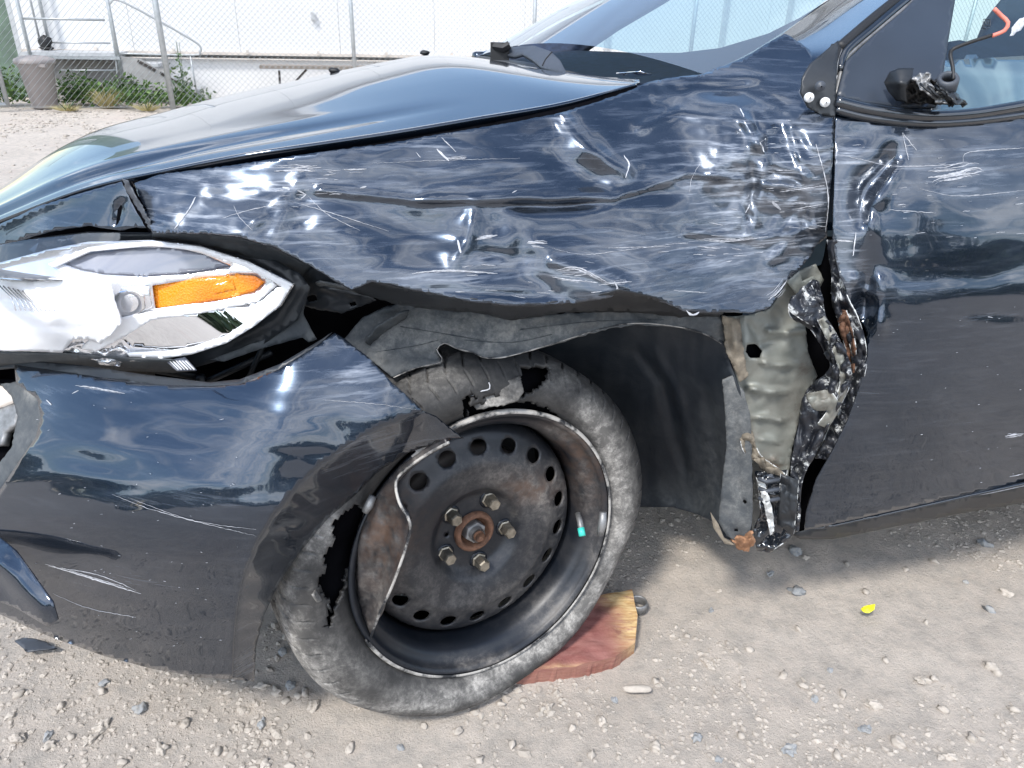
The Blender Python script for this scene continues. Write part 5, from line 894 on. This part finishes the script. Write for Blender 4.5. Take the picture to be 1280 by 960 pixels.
scratches('bumper_scratch', bf, L3, bp)
# ================================================================ SMALL THINGS ON THE GROUND
c = G(770, 800); wb = [(655, 846), (700, 822), (760, 770), (792, 738), (797, 790), (792, 812), (770, 826), (720, 838)]
top = [(630, 838), (690, 790), (745, 745), (790, 737), (797, 770), (794, 802), (770, 820), (720, 832), (650, 840)]
m = MB(); T = np.array([G(x, y, .018) for x, y in top]); Bt = T.copy(); Bt[:, 2] = -.012; n8 = len(T)
v2, f = cdt(densify([tuple(q[:2]) for q in T], .006), [], .006); n2 = len(v2); zt = .018+.004*np.array([noise.noise((a*40, b*40, 0)) for a, b in v2])-.012*np.clip((v2[:, 1]-.86)*0, 0, 1)
pxw = proj(np.c_[v2, np.full(n2, .018)]); V = np.r_[np.c_[v2, zt]]; bd = densify([tuple(q[:2]) for q in T], .006); nb = len(bd)
a, b, c3 = V[f[:, 0]], V[f[:, 1]], V[f[:, 2]]; fl = np.cross(b-a, c3-a)[:, 2] < 0; f[fl] = f[fl][:, ::-1]
lowr = np.c_[bd+RNG.normal(0, .0008, bd.shape), np.full(nb, -.012)]; V = np.r_[V, np.c_[bd, np.array([zt[np.argmin(((v2-q)**2).sum(1))] for q in bd])], lowr]
F = [tuple(q) for q in f]+[(n2+i, n2+nb+i, n2+nb+(i+1) % nb, n2+(i+1) % nb) for i in range(nb)]
raw = blob([(792, 775, 20, 40, 1.), (770, 745, 22, 12, 1.), (735, 835, 60, 5, .6)], 0)(pxw); raw = np.r_[raw, blob([(792, 775, 14, 44, 1.)], .10)(proj(V[n2:n2+2*nb]))]
tag(link('wood_block', V, F, 'red_wood', None, False, 0, {'raw': raw}), 'worn red painted wooden block wedged under the wrecked tyre', 'wood block')
c = G(797, 758, .0); m = MB(); m.rev([(.016, 0), (.018, .002), (.018, .014), (.0165, .017), (.0145, .017), (.0135, .014), (.0135, .002)], c-up*.004, np.array([1., 0, 0]), np.array([0, 1., 0]), up, 36)
tag(m.build('metal_ring', 'grey_steel', None, True), 'small grey ring lying on the gravel behind the wooden block', 'ring')
V, F = ico(1, 2, 77, (.011, .007, .004), .4); c = G(1084, 762, .004); V2 = V.copy(); V2[:, 2] += .012*np.clip(V[:, 0]/.011, 0, 1)**2
tag(link('yellow_scrap', V2+c, F, 'yellow', None, False), 'crumpled bright yellow scrap lying on the open gravel', 'scrap')
q = [G(x, y, 0)[:2] for x, y in ((20, 806), (30, 800), (58, 804), (72, 812), (60, 814), (36, 818))]
v2, f = cdt(densify([tuple(a) for a in q], .006), [], .006); V = np.c_[v2, [.006+.006*noise.noise((a*30, b*30, 0)) for a, b in v2]]; a, b, c3 = V[f[:, 0]], V[f[:, 1]], V[f[:, 2]]; fl = np.cross(b-a, c3-a)[:, 2] < 0; f[fl] = f[fl][:, ::-1]
tag(link('plastic_shard', V, f, 'grey_plastic', None, True, .002), 'flat dark grey plastic shard on the gravel under the bumper corner', 'shard')
V, F = ico(1, 3, 31, (.024, .0065, .006), .15); a = -.05; tag(link('flat_stone', V+G(796, 861, .003), F, 'stone_light', None, True, 0, {'tone': [.9]*len(V)}), 'long pale flat stone on the gravel right of the wooden block', 'stone')
SP = [(1095, 875, 11, 0, 'large pale rounded stone, the biggest on the open gravel at lower right'), (998, 733, 10, 1, 'blue grey rounded stone on the gravel below the door edge'), (1240, 755, 7, 1, 'small blue grey oval stone near the right edge of the gravel'), (1260, 735, 8, 0, 'pale angular stone at the right edge just above the blue grey oval one'), (995, 686, 9, 1, 'grey rounded stone directly below the torn sill end'), (174, 880, 9, 1, 'dark grey two toned stone lying alone below the bumper'), (125, 901, 10, 0, 'white angular stone on the gravel left of centre below the bumper'), (128, 849, 6, 1, 'dark slate stone touching a white one under the bumper'), (126, 858, 7, 0, 'white faceted stone touching a dark slate one under the bumper'), (325, 896, 8, 1, 'dark oblong stone standing on end near the tyre'), (872, 917, 8, 1, 'blue grey flat stone near the bottom edge of the picture'), (1231, 674, 8, 1, 'blue grey stone in the shade below the sill at right')]
SG = [(1085, 903, 8), (1240, 826, 8), (1250, 834, 7), (1155, 845, 8), (1170, 842, 6), (1218, 917, 7), (964, 712, 6), (1084, 733, 6), (828, 648, 5), (1008, 693, 5), (1124, 922, 9), (1056, 860, 7), (1040, 830, 5), (1110, 818, 5), (981, 837, 7), (888, 826, 8), (938, 807, 7), (1006, 851, 8), (1020, 866, 6), (928, 914, 7), (60, 924, 8), (110, 917, 8), (86, 914, 6), (22, 862, 7), (57, 912, 7), (74, 876, 6), (230, 898, 7), (300, 898, 5), (345, 858, 9), (328, 850, 8), (362, 850, 8), (356, 868, 7), (371, 862, 6), (390, 874, 9), (380, 858, 8), (335, 828, 6), (352, 808, 7), (345, 815, 6), (625, 874, 7), (684, 880, 9), (572, 908, 8), (752, 896, 8), (769, 870, 6), (820, 846, 6), (436, 924, 9), (20, 917, 9), (530, 900, 6), (715, 905, 6), (890, 758, 5), (1160, 770, 4), (1060, 700, 5), (900, 735, 5), (1135, 705, 5), (1170, 695, 6), (1210, 720, 4), (1000, 780, 5), (860, 790, 5), (930, 850, 6), (1180, 880, 6), (640, 925, 7), (500, 925, 7), (270, 930, 7), (200, 930, 8), (10, 890, 6), (1270, 880, 7), (820, 930, 9), (990, 930, 9), (1050, 935, 7), (1190, 940, 8), (330, 945, 9), (150, 945, 7), (740, 940, 7), (900, 945, 6), (600, 945, 6)]
LM = [((1084, 762), 'the yellow scrap'), ((740, 840), 'the red wooden block'), ((470, 900), 'the wrecked tyre'), ((316, 852), 'the bumper corner'), ((1240, 755), 'the blue grey oval stone'), ((965, 690), 'the torn sill end'), ((1095, 875), 'the big pale rounded stone'), ((45, 808), 'the grey plastic shard'), ((174, 880), 'the lone dark stone'), ((872, 917), 'the flat blue grey stone')]
ORD = ['', 'second ', 'third ', 'fourth ', 'fifth ', 'sixth ', 'seventh ', 'eighth ', 'ninth ', 'tenth ', 'eleventh ', 'twelfth ', 'thirteenth ', 'fourteenth ', 'fifteenth ', 'sixteenth ']
LD = np.array([[math.hypot(s_[0]-l_[0][0], s_[1]-l_[0][1]) for l_ in LM] for s_ in SG]); LR = LD.argsort(0).argsort(0)
def slabel(k, blue):
    j = LD[k].argmin(); j = j if LR[k, j] < 16 else LR[k].argmin(); return f"small {'blue grey' if blue else 'pale'} stone, {ORD[LR[k, j]]}nearest small one to {LM[j][1]}"
for i, it in enumerate(SP+SG):
    x, y, rp = it[:3]; c = G(x, y, 0.); r_ = rp*.74/FPX*np.linalg.norm(c-CAM); V, F = ico(r_, 3 if rp > 7 else 2, 100+i, (1.05, U(.65, .9), U(.5, .75)), U(.25, .6)); an = U(0, 3.1); V = np.stack([V[:, 0]*math.cos(an)-V[:, 1]*math.sin(an), V[:, 0]*math.sin(an)+V[:, 1]*math.cos(an), V[:, 2]], 1)
    c[2] = gz(c[0], c[1])+r_*.28; blue = it[3] if len(it) > 4 else (i % 6 == 0)
    o = link('stone', V+c, F, 'stone_blue' if blue else 'stone_light', None, i % 3 != 0, 0, {'tone': [U(.5, 1.)]*len(V)})
    tag(o, it[4] if len(it) > 4 else slabel(i-len(SP), blue), 'stone', 'loose stones on the gravel')
